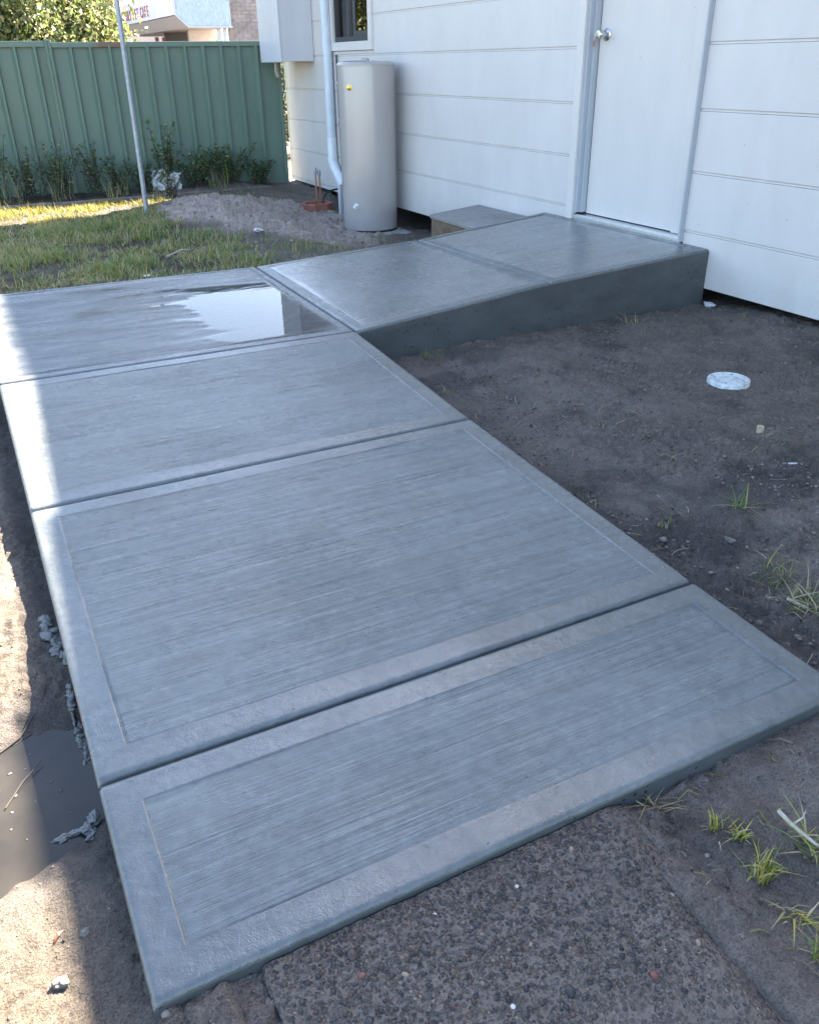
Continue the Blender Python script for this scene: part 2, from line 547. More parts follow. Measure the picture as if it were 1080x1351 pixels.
def fence_mat():
    mm, nt, b = mat('green_fence_steel')
    v = coords(nt)
    c = ramp(nt, noise(nt, coords(nt, (1, 1, 0.4)), 3, 5, 0.6), [(0.3, (0.100, 0.156, 0.120)), (0.7, (0.126, 0.190, 0.148))])
    c = mix(nt, math_(nt, 'MULTIPLY', ramp(nt, noise(nt, v, 20, 4), [(0.6, 0.0), (0.8, 1.0)]), 0.35), c, (0.16, 0.2, 0.16))
    nt.links.new(c, b.inputs['Base Color'])
    b.inputs['Roughness'].default_value = 0.42
    nt.links.new(bump(nt, noise(nt, v, 5, 2), 0.004), b.inputs['Normal'])
    return mm


def rust_mat():
    mm, nt, b = mat('rail_steel_with_rust')
    tc = nt.nodes.new('ShaderNodeTexCoord')
    v = coords(nt)
    sx = nt.nodes.new('ShaderNodeSeparateXYZ'); nt.links.new(tc.outputs['Object'], sx.inputs[0])
    d = math_(nt, 'ABSOLUTE', math_(nt, 'SUBTRACT', sx.outputs[0], 0.58))
    near = ramp(nt, math_(nt, 'ADD', d, math_(nt, 'MULTIPLY', noise(nt, v, 12, 4), 0.25)), [(0.22, 1.0), (0.32, 0.0)])
    c = mix(nt, math_(nt, 'MULTIPLY', near, 0.8), (0.126, 0.190, 0.148), (0.17, 0.08, 0.045))
    nt.links.new(c, b.inputs['Base Color']); b.inputs['Roughness'].default_value = 0.45
    return mm


M_FENCE = fence_mat()
M_RAIL = rust_mat()


def aggregate_mat():
    mm, nt, b = mat('exposed_aggregate')
    v = coords(nt)
    vo = N(nt, 'ShaderNodeTexVoronoi', Scale=125.0, Randomness=1.0); nt.links.new(v, vo.inputs['Vector'])
    vb = N(nt, 'ShaderNodeTexVoronoi', Scale=260.0); nt.links.new(v, vb.inputs['Vector'])
    cell = N(nt, 'ShaderNodeSeparateColor'); nt.links.new(vo.outputs['Color'], cell.inputs[0])
    st = ramp(nt, cell.outputs[0], [(0.0, (0.026, 0.024, 0.026)), (0.45, (0.058, 0.048, 0.044)), (0.72, (0.098, 0.072, 0.058)), (0.9, (0.125, 0.09, 0.064)), (1.0, (0.22, 0.16, 0.11))])
    mo = ramp(nt, noise(nt, v, 12, 5, 0.6), [(0.3, (0.086, 0.066, 0.054)), (0.7, (0.148, 0.116, 0.094))])
    e = ramp(nt, vo.outputs['Distance'], [(0.30, 0.0), (0.52, 1.0)])
    c = mix(nt, e, st, mo)
    wear = ramp(nt, noise(nt, v, 2.4, 4, 0.6), [(0.42, 0.0), (0.62, 1.0)])
    c = mix(nt, math_(nt, 'MULTIPLY', wear, 0.35), c, (0.085, 0.068, 0.060))
    nt.links.new(c, b.inputs['Base Color'])
    rr = ramp(nt, noise(nt, v, 5, 4), [(0.35, 0.30), (0.65, 0.62)])
    nt.links.new(rr, b.inputs['Roughness'])
    n = bump(nt, ramp(nt, vo.outputs['Distance'], [(0.0, 0.25), (0.35, 0.0), (0.6, 1.0)]), 0.0024)
    n = bump(nt, vb.outputs['Distance'], 0.0015, nrm=n)
    n = bump(nt, noise(nt, v, 30, 4), 0.004, nrm=n)
    nt.links.new(n, b.inputs['Normal'])
    return mm


M_AGG = aggregate_mat()


def film_mat(name, tintc, soft=0.012):
    """thin clear water: mirror by Fresnel, otherwise see through"""
    mm, nt, b = mat(name)
    nt.nodes.remove(b)
    out = nt.nodes['Material Output']
    tr = nt.nodes.new('ShaderNodeBsdfTransparent'); tr.inputs[0].default_value = (*tintc, 1)
    gl = nt.nodes.new('ShaderNodeBsdfGlossy'); gl.inputs['Roughness'].default_value = soft
    fr = nt.nodes.new('ShaderNodeFresnel'); fr.inputs[0].default_value = 1.33
    cov = attr(nt, 'cover')
    tc = mix(nt, cov, (1.0, 1.0, 1.0), tintc); nt.links.new(tc, tr.inputs[0])
    ms = nt.nodes.new('ShaderNodeMixShader')
    n = bump(nt, noise(nt, coords(nt, (4, 14, 1)), 1.0, 3), 0.00022)
    nt.links.new(n, gl.inputs['Normal'])
    nt.links.new(ramp(nt, cov, [(0.25, 0.42), (0.65, 0.26), (0.97, 0.015)]), gl.inputs['Roughness'])
    nt.links.new(math_(nt, 'MULTIPLY', fr.outputs[0], cov), ms.inputs[0]); nt.links.new(tr.outputs[0], ms.inputs[1]); nt.links.new(gl.outputs[0], ms.inputs[2])
    nt.links.new(ms.outputs[0], out.inputs['Surface'])
    return mm


M_FILM = film_mat('clear_water', (0.80, 0.82, 0.84))


def glass_mat():
    mm, nt, b = mat('window_glass')
    nt.nodes.remove(b)
    out = nt.nodes['Material Output']
    tr = nt.nodes.new('ShaderNodeBsdfTransparent'); tr.inputs[0].default_value = (0.8, 0.82, 0.82, 1)
    gl = nt.nodes.new('ShaderNodeBsdfGlossy'); gl.inputs['Roughness'].default_value = 0.0
    fr = nt.nodes.new('ShaderNodeFresnel'); fr.inputs[0].default_value = 1.75
    ms = nt.nodes.new('ShaderNodeMixShader')
    nt.links.new(fr.outputs[0], ms.inputs[0]); nt.links.new(tr.outputs[0], ms.inputs[1]); nt.links.new(gl.outputs[0], ms.inputs[2])
    nt.links.new(ms.outputs[0], out.inputs['Surface'])
    return mm


M_GLASS = glass_mat()


def muddy_mat():
    mm, nt, b = mat('muddy_water')
    v = coords(nt)
    c = ramp(nt, noise(nt, v, 6, 4), [(0.3, (0.022, 0.020, 0.018)), (0.7, (0.040, 0.035, 0.029))])
    nt.links.new(c, b.inputs['Base Color'])
    b.inputs['Roughness'].default_value = 0.03
    b.inputs['IOR'].default_value = 1.33
    nt.links.new(bump(nt, noise(nt, v, 9, 2), 0.0006), b.inputs['Normal'])
    return mm


M_MUDDY = muddy_mat()

# ------------------------------------------------------------------ ground
SLOPE = 0.0575


def path_top(y):
    return SLOPE * np.clip(y, 0, 2.62)


PATH_Z = -0.020        # top of the old aggregate path


def ground_base(x, y):
    """ground level without the small relief; arrays"""
    left = -0.055 + 0.052 * sstep(0.80, 1.25, y) + 0.022 * sstep(1.5, 2.2, y) + 0.06 * sstep(2.2, 4.2, y)
    left = left + 0.012 * sstep(-0.25, -0.8, x) - 0.018 * sstep(-0.07, -0.005, x) * sstep(0.9, 1.3, y)
    right = -0.032 + 0.040 * sstep(0.2, 2.2, y) * sstep(1.5, 2.3, x) + 0.012 * gauss(x, y, 2.1, 0.5, 0.5, 0.6)
    right = right - 0.022 * gauss(x, y, 1.02, 0.0, 0.16, 0.07) - 0.012 * sstep(0.885, 0.93, x) * sstep(0.0, -0.1, y) * sstep(1.3, 1.0, x)
    right = right - 0.014 * sstep(0.30, 0.0, np.abs(x - 1.58)) * sstep(0.0, 0.4, y) * sstep(2.1, 1.5, y) + 0.016 * sstep(1.8, 2.5, y) * sstep(2.4, 1.5, x)
    z = np.where(x < 0.75, left, right)
    mixm = sstep(0.15, 0.95, x)
    z = left * (1 - mixm) + right * mixm
    back = 0.118 - 0.035 * sstep(4.3, 5.6, y) - 0.045 * sstep(5.6, 7.6, y) - 0.02 * sstep(8, 9, y)
    back = back - 0.185 * sstep(1.9, 3.1, x) * sstep(9.2, 6.4, y) * (0.6 + 0.4 * sstep(4.3, 5.6, y)) - 0.035 * sstep(3.0, 1.5, x) * sstep(7.8, 8.6, y)
    back = np.where(x < 0, back + 0.02 * np.clip(x, -3, 0), back)
    t = sstep(3.9, 4.25, y)
    z = z * (1 - t) + back * t
    z = z + 0.036 * gauss(x, y, 0.08, -0.06, 0.12, 0.20)
    # dirt pile near the heater
    z = z + 0.120 * gauss(x, y, 2.25, 7.0, 0.65, 0.90) + 0.03 * gauss(x, y, 2.9, 7.9, 0.4, 0.5)
    # hump of earth behind the sleepers
    z = z + 0.045 * sstep(8.55, 8.8, y) * sstep(3.4, 2.8, x)
    # puddle basin to the left of the path
    wob = 0.30 * pnoise(x * 7, y * 7) + 0.18 * pnoise(x * 19, y * 19)
    rr = ((x + 0.19) / 0.29) ** 2 + ((y - 0.60) / 0.245) ** 2 + wob
    z = z - 0.042 * sstep(1.25, 0.35, rr)
    # mud washed over the shoulder of the old path
    z = np.where(y < 0.0, z + 0.014 * gauss(x, y, 0.90, -0.42, 0.10, 0.13), z)
    far = sstep(9.6, 12, np.hypot(np.clip(np.abs(x - 1.5) - 3, 0, None), np.clip(y - 9, 0, None) + 9.5) )
    return z


def pile_mask(x, y):
    d = ((x - 2.50) / 0.95) ** 2 + ((y - 6.75) / 1.45) ** 2 + 0.30 * pnoise(x * 2.2, y * 2.2) + 0.2 * pnoise(x * 7, y * 7)
    return sstep(1.15, 0.65, d)


LIDZ = 0.004


def ground_z(x, y):
    x = np.asarray(x, float); y = np.asarray(y, float)
    z = ground_base(x, y)
    p = pile_mask(x, y)
    basin = sstep(1.6, 0.7, ((x + 0.19) / 0.29) ** 2 + ((y - 0.60) / 0.245) ** 2)
    amp = (1.0 - 0.75 * basin) * np.where((x < 0.02) & (y < 4), 0.55, 1.0) * np.where((x > 0.80) & (x < 1.0) & (y < -0.3), 0.35, 1.0)
    rough_ = 0.55 + 0.75 * sstep(-0.25, 0.35, fbm(x + 9, y - 4, 2.1, 3))
    rel = 0.010 * fbm(x, y, 2.6, 3) + 0.0105 * fbm(x + 5, y, 10, 3) + rough_ * (0.0150 * np.clip(np.abs(fbm(x, y + 3, 24, 3)), 0, 0.9) - 0.005 + 0.0040 * pnoise(x * 62, y * 62) + 0.0018 * pnoise(x * 120, y * 120))
    rel = rel - 0.010 * sstep(0.25, 0.55, pnoise(x * 8 + 40, y * 8)) * sstep(1.5, 1.8, x) * sstep(2.4, 1.6, y)
    rel = rel + p * (0.045 * np.abs(fbm(x, y, 3.1, 3)) + 0.018 * fbm(x, y, 11, 3)) * (y > 4)
    z = z + rel * amp
    z = z + 0.046 * sstep(3.15, 3.55, x) * sstep(2.62, 2.0, y) * (y < 4)
    for (hx, hy, hr, hd) in ((2.05, 1.75, .10, .014), (2.38, 2.05, .12, .012), (2.55, 0.95, .10, .012), (1.95, 1.28, .09, .012), (3.0, 2.2, .13, .012), (1.66, 1.12, .06, .016), (1.72, 0.42, .10, .022), (1.64, 0.20, .08, .024), (1.95, 0.62, .09, .014), (1.15, -.10, .06, .008)):
        rr_ = np.hypot(x - hx, (y - hy) * 1.25) / hr + 0.25 * pnoise(x * 11, y * 11)
        z = z - hd * sstep(1.0, 0.45, rr_) + 0.45 * hd * np.exp(-((rr_ - 1.15) / 0.22) ** 2)
    lw = sstep(0.20, 0.10, np.hypot(x - 2.787, y - 1.592)); z = z * (1 - lw) + lw * (LIDZ - 0.006 + 0.25 * rel)
    inside = (x > 0.012) & (x < 1.488) & (y > 0.012) & (y < 4.17)
    z = np.where(inside, np.minimum(z, -0.10), z)
    inside2 = (x >= 1.488) & (x < 3.60) & (y > 2.63) & (y < 4.12)
    z = np.where(inside2, np.minimum(z, -0.04), z)
    under = (x > 0.18) & (x < 0.835) & (y < -0.004)
    z = np.where(under, np.minimum(z, PATH_Z - 0.02), z)
    return z


def gz(x, y):
    return float(ground_z(np.array([x]), np.array([y]))[0])


def spans(*a):
    out = []
    for (s, e, d) in a:
        n = max(1, int(round((e - s) / d)))
        out.append(np.linspace(s, e, n, endpoint=False))
    return np.concatenate(out + [[a[-1][1]]])


gx = spans((-120, -20, 20), (-20, -4, 2), (-4, -0.9, 0.12), (-0.9, -0.32, 0.02), (-0.32, 0.03, 0.006), (0.03, 0.84, 0.010), (0.84, 2.2, 0.0065), (2.2, 3.75, 0.0105), (3.75, 6, 0.12), (6, 20, 1.5), (20, 120, 20))
gy = spans((-60, -4, 8), (-4, -0.75, 0.15), (-0.75, 1.5, 0.0065), (1.5, 2.85, 0.0100), (2.85, 4.1, 0.04), (4.1, 9.6, 0.020), (9.6, 14, 0.2), (14, 40, 2), (40, 200, 20))
GX, GY = np.meshgrid(gx, gy)
GZ = ground_z(GX, GY)
nx, ny = len(gx), len(gy)
idx = np.arange(nx * ny).reshape(ny, nx)
F = np.stack([idx[:-1, :-1], idx[:-1, 1:], idx[1:, 1:], idx[1:, :-1]], -1).reshape(-1, 4)


def veg_mask(x, y):
    p = pile_mask(x, y)
    s = sstep(4.15, 4.25, y) * (1 - p) * (0.12 + 0.88 * sstep(1.95, 1.35, x + 0.35 * pnoise(x * 3, y * 3))) * sstep(3.2, 2.4, x)
    return np.clip(np.where(y > 9.6, 0.9, s), 0, 1)


dryv = sstep(0.06, -0.02, GX) * sstep(4.2, 3.4, GY) * (0.75 + 0.25 * fbm(GX, GY, 3, 2))
basinv = sstep(2.0, 0.9, ((GX + 0.19) / 0.29) ** 2 + ((GY - 0.60) / 0.245) ** 2)
edge = sstep(-0.16, -0.03, GX) * 0.35
dryv = np.clip(dryv * (1 - 0.75 * basinv) - edge, 0, 1) + 0.35 * sstep(4.2, 5, GY)
dryv = dryv + 0.15 * sstep(1.75, 2.6, GX) * sstep(2.8, 2.2, GY)
WETV = sstep(0.30, 0.03, GX - 1.5 + 0.08 * pnoise(GX * 5, GY * 5)) * sstep(1.4, 1.52, GX) * (GY > -0.05) * sstep(2.6, 2.0, GY)
WETV = np.clip(WETV + 0.8 * sstep(0.25, 0.6, fbm(GX, GY, 1.9, 4)) * (GX > 0.8) * (GY < 2.6) + 0.8 * basinv + 0.5 * edge / 0.35 * (GX < 0.05), 0, 1)
ground = np_mesh('ground', np.stack([GX, GY, GZ], -1).reshape(-1, 3), F, M_SOIL,
                 attrs={'wet': WETV.ravel(), 'dry': np.clip(dryv, 0, 1).ravel(), 'veg': veg_mask(GX, GY).ravel(), 'pile': (pile_mask(GX, GY) * sstep(4.3, 4.8, GY)).ravel()})
tag(ground, 'bare sandy soil around the new concrete path, damp on the right, sunlit on the left', 'ground', kind='structure')

# muddy puddle
px = np.linspace(-0.75, 0.01, 120); py = np.linspace(0.2, 1.02, 130)
PX, PY = np.meshgrid(px, py)
WATER = -0.0865
hz_ = ground_z(PX, PY)
ii = np.arange(PX.size).reshape(PX.shape)
keep = (np.minimum.reduce([hz_[:-1, :-1], hz_[1:, :-1], hz_[:-1, 1:], hz_[1:, 1:]]) < WATER + 0.0005)
Fp = np.stack([ii[:-1, :-1], ii[:-1, 1:], ii[1:, 1:], ii[1:, :-1]], -1)[keep]
pud = np_mesh('muddy_puddle', np.stack([PX, PY, np.full_like(PX, WATER)], -1).reshape(-1, 3), Fp, M_MUDDY)
tag(pud, 'brown muddy puddle lying in a hollow against the left edge of the path', 'puddle', kind='structure')

# ------------------------------------------------------------------ new concrete path
path = thing('concrete_path', (0, 0, 0), 'freshly poured grey concrete path with broomed panels, ramping up to the white door', 'path', kind='structure')


def axis_samples(L, b, step):
    e = [0, .0005, .0016, .0035, .006, .0095, .0132, .019, .035, b - .007, b - .0035, b - .0018, b, b + .0018, b + .0035, b + .007]
    e = [t for t in e if t < L / 2]
    n = max(2, int((L - 2 * e[-1]) / step))
    mid = list(np.linspace(e[-1], L - e[-1], n + 1))[1:-1]
    return np.array(e + mid + [L - t for t in reversed(e)])


def panel(name, corners, mats, border=0.072, gs=1.0, step=0.03, wave=0.0012, dish=None, skirt=(1, 1, 1, 1), depth=0.12, sharp=(0, 0, 0, 0), skirt_z=None):
    """corners: near-left, near-right, far-right, far-left (x,y,z). top surface with rounded edges, a tooled border line and a broomed inside"""
    c = np.array(corners, float)
    Lx = np.linalg.norm(c[1, :2] - c[0, :2]); Ly = np.linalg.norm(c[3, :2] - c[0, :2])
    us = axis_samples(Lx, border, step); vs = axis_samples(Ly, border, step)
    U, V = np.meshgrid(us, vs)
    a, b = U / Lx, V / Ly
    P = (c[0] * ((1 - a) * (1 - b))[..., None] + c[1] * (a * (1 - b))[..., None] + c[2] * (a * b)[..., None] + c[3] * ((1 - a) * b)[..., None])
    dx = np.minimum(U, Lx - U); dy = np.minimum(V, Ly - V)
    r = 0.013
    drop = np.zeros_like(U)
    for d in (dx, dy):
        t = np.clip(r - d, 0, r)
        drop = drop + (r - np.sqrt(np.clip(r * r - t * t, 0, None)))
    drop = np.minimum(drop, 0.016)
    dmin = np.minimum(dx, dy) + 0.0010 * pnoise(P[..., 0] * 3, P[..., 1] * 3)
    ins = sstep(border - 0.001, border + 0.003, dmin)
    ridge = np.exp(-((dmin - border + 0.0035) / 0.0020) ** 2) * (0.0012 * (0.6 + 0.6 * pnoise(P[..., 0] * 9, P[..., 1] * 9))) - np.exp(-((dmin - border - 0.0004) / 0.0022) ** 2) * (gs * 0.0026 * np.clip(0.7 + 1.3 * pnoise(P[..., 0] * 2.3 + 4, P[..., 1] * 2.3), 0.05, 1.4))
    z = P[..., 2] - drop - 0.0016 * ins + ridge + wave * fbm(P[..., 0], P[..., 1], 2.2, 3)
    if dish is not None: z = z - dish(P[..., 0], P[..., 1]) * sstep(0.0, 0.05, dmin)
    P[..., 2] = z
    # wobble of the hand tooled edges
    ny_, nx_ = U.shape
    Vv = list(map(tuple, P.reshape(-1, 3)))
    ii = np.arange(nx_ * ny_).reshape(ny_, nx_)
    fs = np.stack([ii[:-1, :-1], ii[:-1, 1:], ii[1:, 1:], ii[1:, :-1]], -1).reshape(-1, 4)
    dm = (dmin[:-1, :-1] + dmin[1:, 1:]).reshape(-1) / 2
    mi = (dm > border).astype(int).tolist()
    fs = fs.tolist()
    rims = [ii[0, :], ii[:, -1], ii[-1, ::-1], ii[::-1, 0]]
    for rim in rims:
        base = len(Vv)
        for q in rim:
            p = Vv[q]
            Vv.append((p[0], p[1], (p[2] - depth) if skirt_z is None else skirt_z))
        for k in range(len(rim) - 1):
            fs.append([int(rim[k + 1]), int(rim[k]), base + k, base + k + 1]); mi.append(2)
    o = mesh_obj(name, Vv, fs, mats, path, False, 0, mi)
    auto_smooth(o.data, 50)
    return o


ZT = 0.151
def rz(y): return SLOPE * y
g = 0.0050
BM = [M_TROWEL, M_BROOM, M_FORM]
panel('slab_panel', [(0.0, 0.0, 0), (1.512, 0.0, 0), (1.497, 0.461 - g, rz(.461)), (0.0, 0.461 - g, rz(.461))], BM)['label'] = 'short nearest panel beside the old aggregate path'
panel('slab_panel', [(0.0, 0.461 + g, rz(.461)), (1.497, 0.461 + g, rz(.461)), (1.490, 1.58 - g, rz(1.58)), (0.0, 1.58 - g, rz(1.58))], BM)['label'] = 'longest broomed panel of the ramp'
panel('slab_panel', [(0.0, 1.58 + g, rz(1.58)), (1.490, 1.58 + g, rz(1.58)), (1.501, 2.620 - g, ZT), (0.0, 2.635 - g, ZT)], BM)['label'] = 'panel at the top of the ramp'


def water_depth(x, y):
    d = 0.0050 * gauss(x, y, 1.20, 3.40, 0.36, 0.50) + 0.0030 * gauss(x, y, 1.36, 2.95, 0.16, 0.28) + 0.0019 * gauss(x, y, 0.34, 2.90, 0.36, 0.19) + 0.0022 * gauss(x, y, 0.72, 3.55, 0.20, 0.07) + 0.0017 * gauss(x, y, 0.25, 3.25, 0.3, 0.12)
    d = d + 0.0016 * gauss(x, y, 0.85, 2.78, 0.35, 0.09)
    d = d - 0.0042 * gauss(x, y, 1.24, 4.02, 0.20, 0.16)
    return d


DEPTH_OFF = 0.0016
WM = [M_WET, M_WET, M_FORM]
panel('slab_panel', [(0.0, 2.635 + g, ZT), (1.501, 2.620 + g, ZT), (1.535, 4.185, ZT), (0.0, 4.225, ZT)], WM, border=0.045, step=0.022, wave=0.0004, dish=lambda x, y: water_depth(x, y))['label'] = 'level wet turning panel with a water film'
ZJ = 0.246
panel('slab_panel', [(1.506, 2.612, ZT), (2.570 - g, 2.612, ZJ), (2.580 - g, 4.070, 0.228), (1.540, 4.183, ZT)], [M_TROWEL, M_LAND, M_FORM], border=0.06, gs=2.4, skirt_z=-0.06)['label'] = 'damp sloping panel between the turn and the landing'
panel('slab_panel', [(2.570 + g, 2.612, ZJ), (3.611, 2.600, 0.309), (3.611, 4.135, 0.305), (2.580 + g, 4.070, 0.228)], [M_TROWEL, M_LAND, M_FORM], border=0.05, gs=2.4, skirt_z=-0.06)['label'] = 'landing panel under the white door'
# one continuous cast face along the front of the ramp to the door
yf = 2.6085
ff = [(1.53, rz(2.6) - .0125), (2.05, 0.1985 - .012), (2.57, ZJ - .012), (3.09, 0.2775 - .012), (3.6095, 0.309 - .012)]
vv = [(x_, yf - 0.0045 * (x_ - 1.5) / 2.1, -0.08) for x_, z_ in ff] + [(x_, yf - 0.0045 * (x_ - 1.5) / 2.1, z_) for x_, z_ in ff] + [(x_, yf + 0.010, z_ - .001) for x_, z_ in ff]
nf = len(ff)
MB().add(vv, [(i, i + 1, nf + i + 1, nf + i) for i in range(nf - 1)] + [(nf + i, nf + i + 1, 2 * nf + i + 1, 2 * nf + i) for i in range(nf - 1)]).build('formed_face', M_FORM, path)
# concrete core below the tooled joints
mb = MB()
mb.hexa([(0.004, 0.012, -.13), (1.49, 0.012, -.13), (1.485, 2.60, -.13), (0.004, 2.60, -.13), (0.004, 0.012, -0.014), (1.49, 0.012, -0.014), (1.485, 2.60, rz(2.6) - .014), (0.004, 2.60, rz(2.6) - .014)])
mb.hexa([(0.004, 2.602, -.13), (1.495, 2.602, -.13), (1.53, 4.17, -.13), (0.004, 4.2, -.13), (0.004, 2.602, ZT - .017), (1.495, 2.602, ZT - .017), (1.53, 4.17, ZT - .017), (0.004, 4.2, ZT - .017)])
mb.hexa([(1.497, 2.63, -.13), (2.575, 2.63, -.13), (2.575, 4.05, -.13), (1.532, 4.165, -.13), (1.497, 2.63, ZT - .017), (2.575, 2.63, ZJ - .015), (2.575, 4.05, 0.228 - .016), (1.532, 4.165, ZT - .017)])
mb.build('slab_core', M_TROWEL, path)

# film of water on the turning panel
wx = np.linspace(0.05, 1.48, 300); wy = np.linspace(2.68, 4.16, 280)
WX, WY = np.meshgrid(wx, wy)
D = water_depth(WX, WY) + 0.0014 * fbm(WX * 0.7, WY * 1.6, 4, 3, 0.5) - DEPTH_OFF
ST = fbm(WX * .8, WY * 3.0, 3, 4)
COVER = np.clip(sstep(-0.0010, 0.0030, D + 0.0009 * ST - 0.0026 * sstep(1.00, 0.80, WX + 0.12 * ST)) + (0.40 + 0.36 * ST) + 0.25 * sstep(-0.0030, 0.0004, D), 0, 1)
COVER = COVER * (1 - 0.9 * sstep(0.35, 0.75, gauss(WX, WY, 1.24, 4.02, 0.24, 0.13) + 0.2 * ST))
COVER = COVER * sstep(0.05, 0.12, WX) * sstep(1.48, 1.44, WX) * sstep(2.68, 2.72, WY) * sstep(4.16, 4.08, WY)
ii = np.arange(WX.size).reshape(WX.shape)
keep = (COVER[:-1, :-1] > 0.01) | (COVER[1:, 1:] > 0.01)
Fw = np.stack([ii[:-1, :-1], ii[:-1, 1:], ii[1:, 1:], ii[1:, :-1]], -1)[keep]
ZW = ZT + 0.0016
film = np_mesh('puddle', np.stack([WX, WY, np.full_like(WX, ZW)], -1).reshape(-1, 3), Fw, M_FILM, attrs={'cover': COVER.ravel()})
tag(film, 'shallow clear puddle mirroring the sky on the turning panel of the path', 'puddle', kind='structure')

# ------------------------------------------------------------------ old aggregate path
old = thing('aggregate_path', (0.5, -0.6, PATH_Z), 'old worn path of exposed brown aggregate meeting the new concrete', 'path', kind='structure')
ax = np.linspace(0.166, 0.93, 155); ay = np.linspace(-1.3, -0.003, 250)
AX, AY = np.meshgrid(ax, ay)
RIGHT = lambda y: 0.905 - 0.20 * sstep(-0.0, -0.30, y) * 0.28 + 0.0 * y
s_l = np.clip((AX - 0.168) / 0.010, 0, 1)
s_r = np.clip((RIGHT(AY) + 0.05 - AX) / 0.13, 0, 1)
AZ = PATH_Z - 0.008 * (1 - np.sqrt(np.clip(1 - (1 - s_l) ** 2, 0, 1))) - 0.075 * (1 - s_r) ** 2.2
AZ = AZ + 0.0030 * fbm(AX, AY, 5, 3) + 0.0016 * pnoise(AX * 40, AY * 40) + 0.0009 * pnoise(AX * 90, AY * 90)
AXw = AX + np.where(AX < 0.172, 0.004 * pnoise(AX * 0, AY * 14), 0)
ii = np.arange(AX.size).reshape(AX.shape)
Fa = np.stack([ii[:-1, :-1], ii[:-1, 1:], ii[1:, 1:], ii[1:, :-1]], -1).reshape(-1, 4)
Vt = np.stack([AXw, AY, AZ], -1).reshape(-1, 3)
L0 = ii[:, 0]; sk = Vt[L0].copy(); sk[:, 2] -= 0.10; sk[:, 0] += 0.003
nb = len(Vt); Vt = np.concatenate([Vt, sk])
Fl = np.stack([L0[1:], L0[:-1], nb + np.arange(len(L0) - 1), nb + np.arange(1, len(L0))], -1)
bed = np_mesh('path_bed', Vt - ORIG[old], np.concatenate([Fa, Fl]), M_AGG, old)


def ico(sub=1):
    t = (1 + 5 ** 0.5) / 2
    v = [(-1, t, 0), (1, t, 0), (-1, -t, 0), (1, -t, 0), (0, -1, t), (0, 1, t), (0, -1, -t), (0, 1, -t), (t, 0, -1), (t, 0, 1), (-t, 0, -1), (-t, 0, 1)]
    f = [(0, 11, 5), (0, 5, 1), (0, 1, 7), (0, 7, 10), (0, 10, 11), (1, 5, 9), (5, 11, 4), (11, 10, 2), (10, 7, 6), (7, 1, 8), (3, 9, 4), (3, 4, 2), (3, 2, 6), (3, 6, 8), (3, 8, 9), (4, 9, 5), (2, 4, 11), (6, 2, 10), (8, 6, 7), (9, 8, 1)]
    v = [Vector(p).normalized() for p in v]
    for _ in range(sub - 1):
        c = {}; nf = []
        def md(a, b):
            k = (min(a, b), max(a, b))
            if k not in c:
                c[k] = len(v); v.append(((v[a] + v[b]) / 2).normalized())
            return c[k]
        for (a, b, d) in f:
            ab, bd, da = md(a, b), md(b, d), md(d, a)
            nf += [(a, ab, da), (b, bd, ab), (d, da, bd), (ab, bd, da)]
        f = nf
    return np.array([tuple(p) for p in v]), np.array(f)


I1 = ico(1); I2 = ico(2); I3 = ico(3)


def lumps(name, P, S, cols, matl, parent=None, base=I1, squash=(0.5, 0.9), jag=0.25, smooth=True):
    n = len(P); bv, bf = base
    k = len(bv)
    V = np.repeat(bv[None], n, 0) * (1 + RNG.uniform(-jag, jag, (n, k, 1)))
    sc = S[:, None] * np.stack([RNG.uniform(.75, 1.3, n), RNG.uniform(.75, 1.3, n), RNG.uniform(*squash, n)], -1)
    V = V * sc[:, None, :]
    a = RNG.uniform(0, 6.28, n); c, s = np.cos(a)[:, None], np.sin(a)[:, None]
    x, y = V[..., 0].copy(), V[..., 1].copy()
    V[..., 0] = c * x - s * y; V[..., 1] = s * x + c * y
    V = V + P[:, None, :]
    F = (bf[None] + (np.arange(n) * k)[:, None, None]).reshape(-1, 3)
    o0 = ORIG.get(parent, np.zeros(3)) if parent is not None else np.zeros(3)
    return np_mesh(name, V.reshape(-1, 3) - o0, F, matl, parent, smooth, colors=np.repeat(cols, k, 0))


def agg_z(x, y):
    i = np.clip(((y - ay[0]) / (ay[1] - ay[0])).round().astype(int), 0, len(ay) - 1)
    j = np.clip(((x - ax[0]) / (ax[1] - ax[0])).round().astype(int), 0, len(ax) - 1)
    return AZ[i, j]


def pebble_cols(n, bright=0.0):
    pal = np.array([(0.042, 0.040, 0.043), (0.072, 0.061, 0.056), (0.105, 0.077, 0.061), (0.130, 0.088, 0.060), (0.050, 0.050, 0.056), (0.16, 0.115, 0.078), (0.15, 0.070, 0.055), (0.11, 0.096, 0.090), (0.26, 0.20, 0.14), (0.5, 0.46, 0.42)])
    w = np.array([.20, .24, .20, .14, .06, .05, .012, .08, .006, .0012]); w /= w.sum()
    return 0.62 * pal[RNG.choice(len(pal), n, p=w)] * RNG.uniform(.8, 1.25, (n, 1))


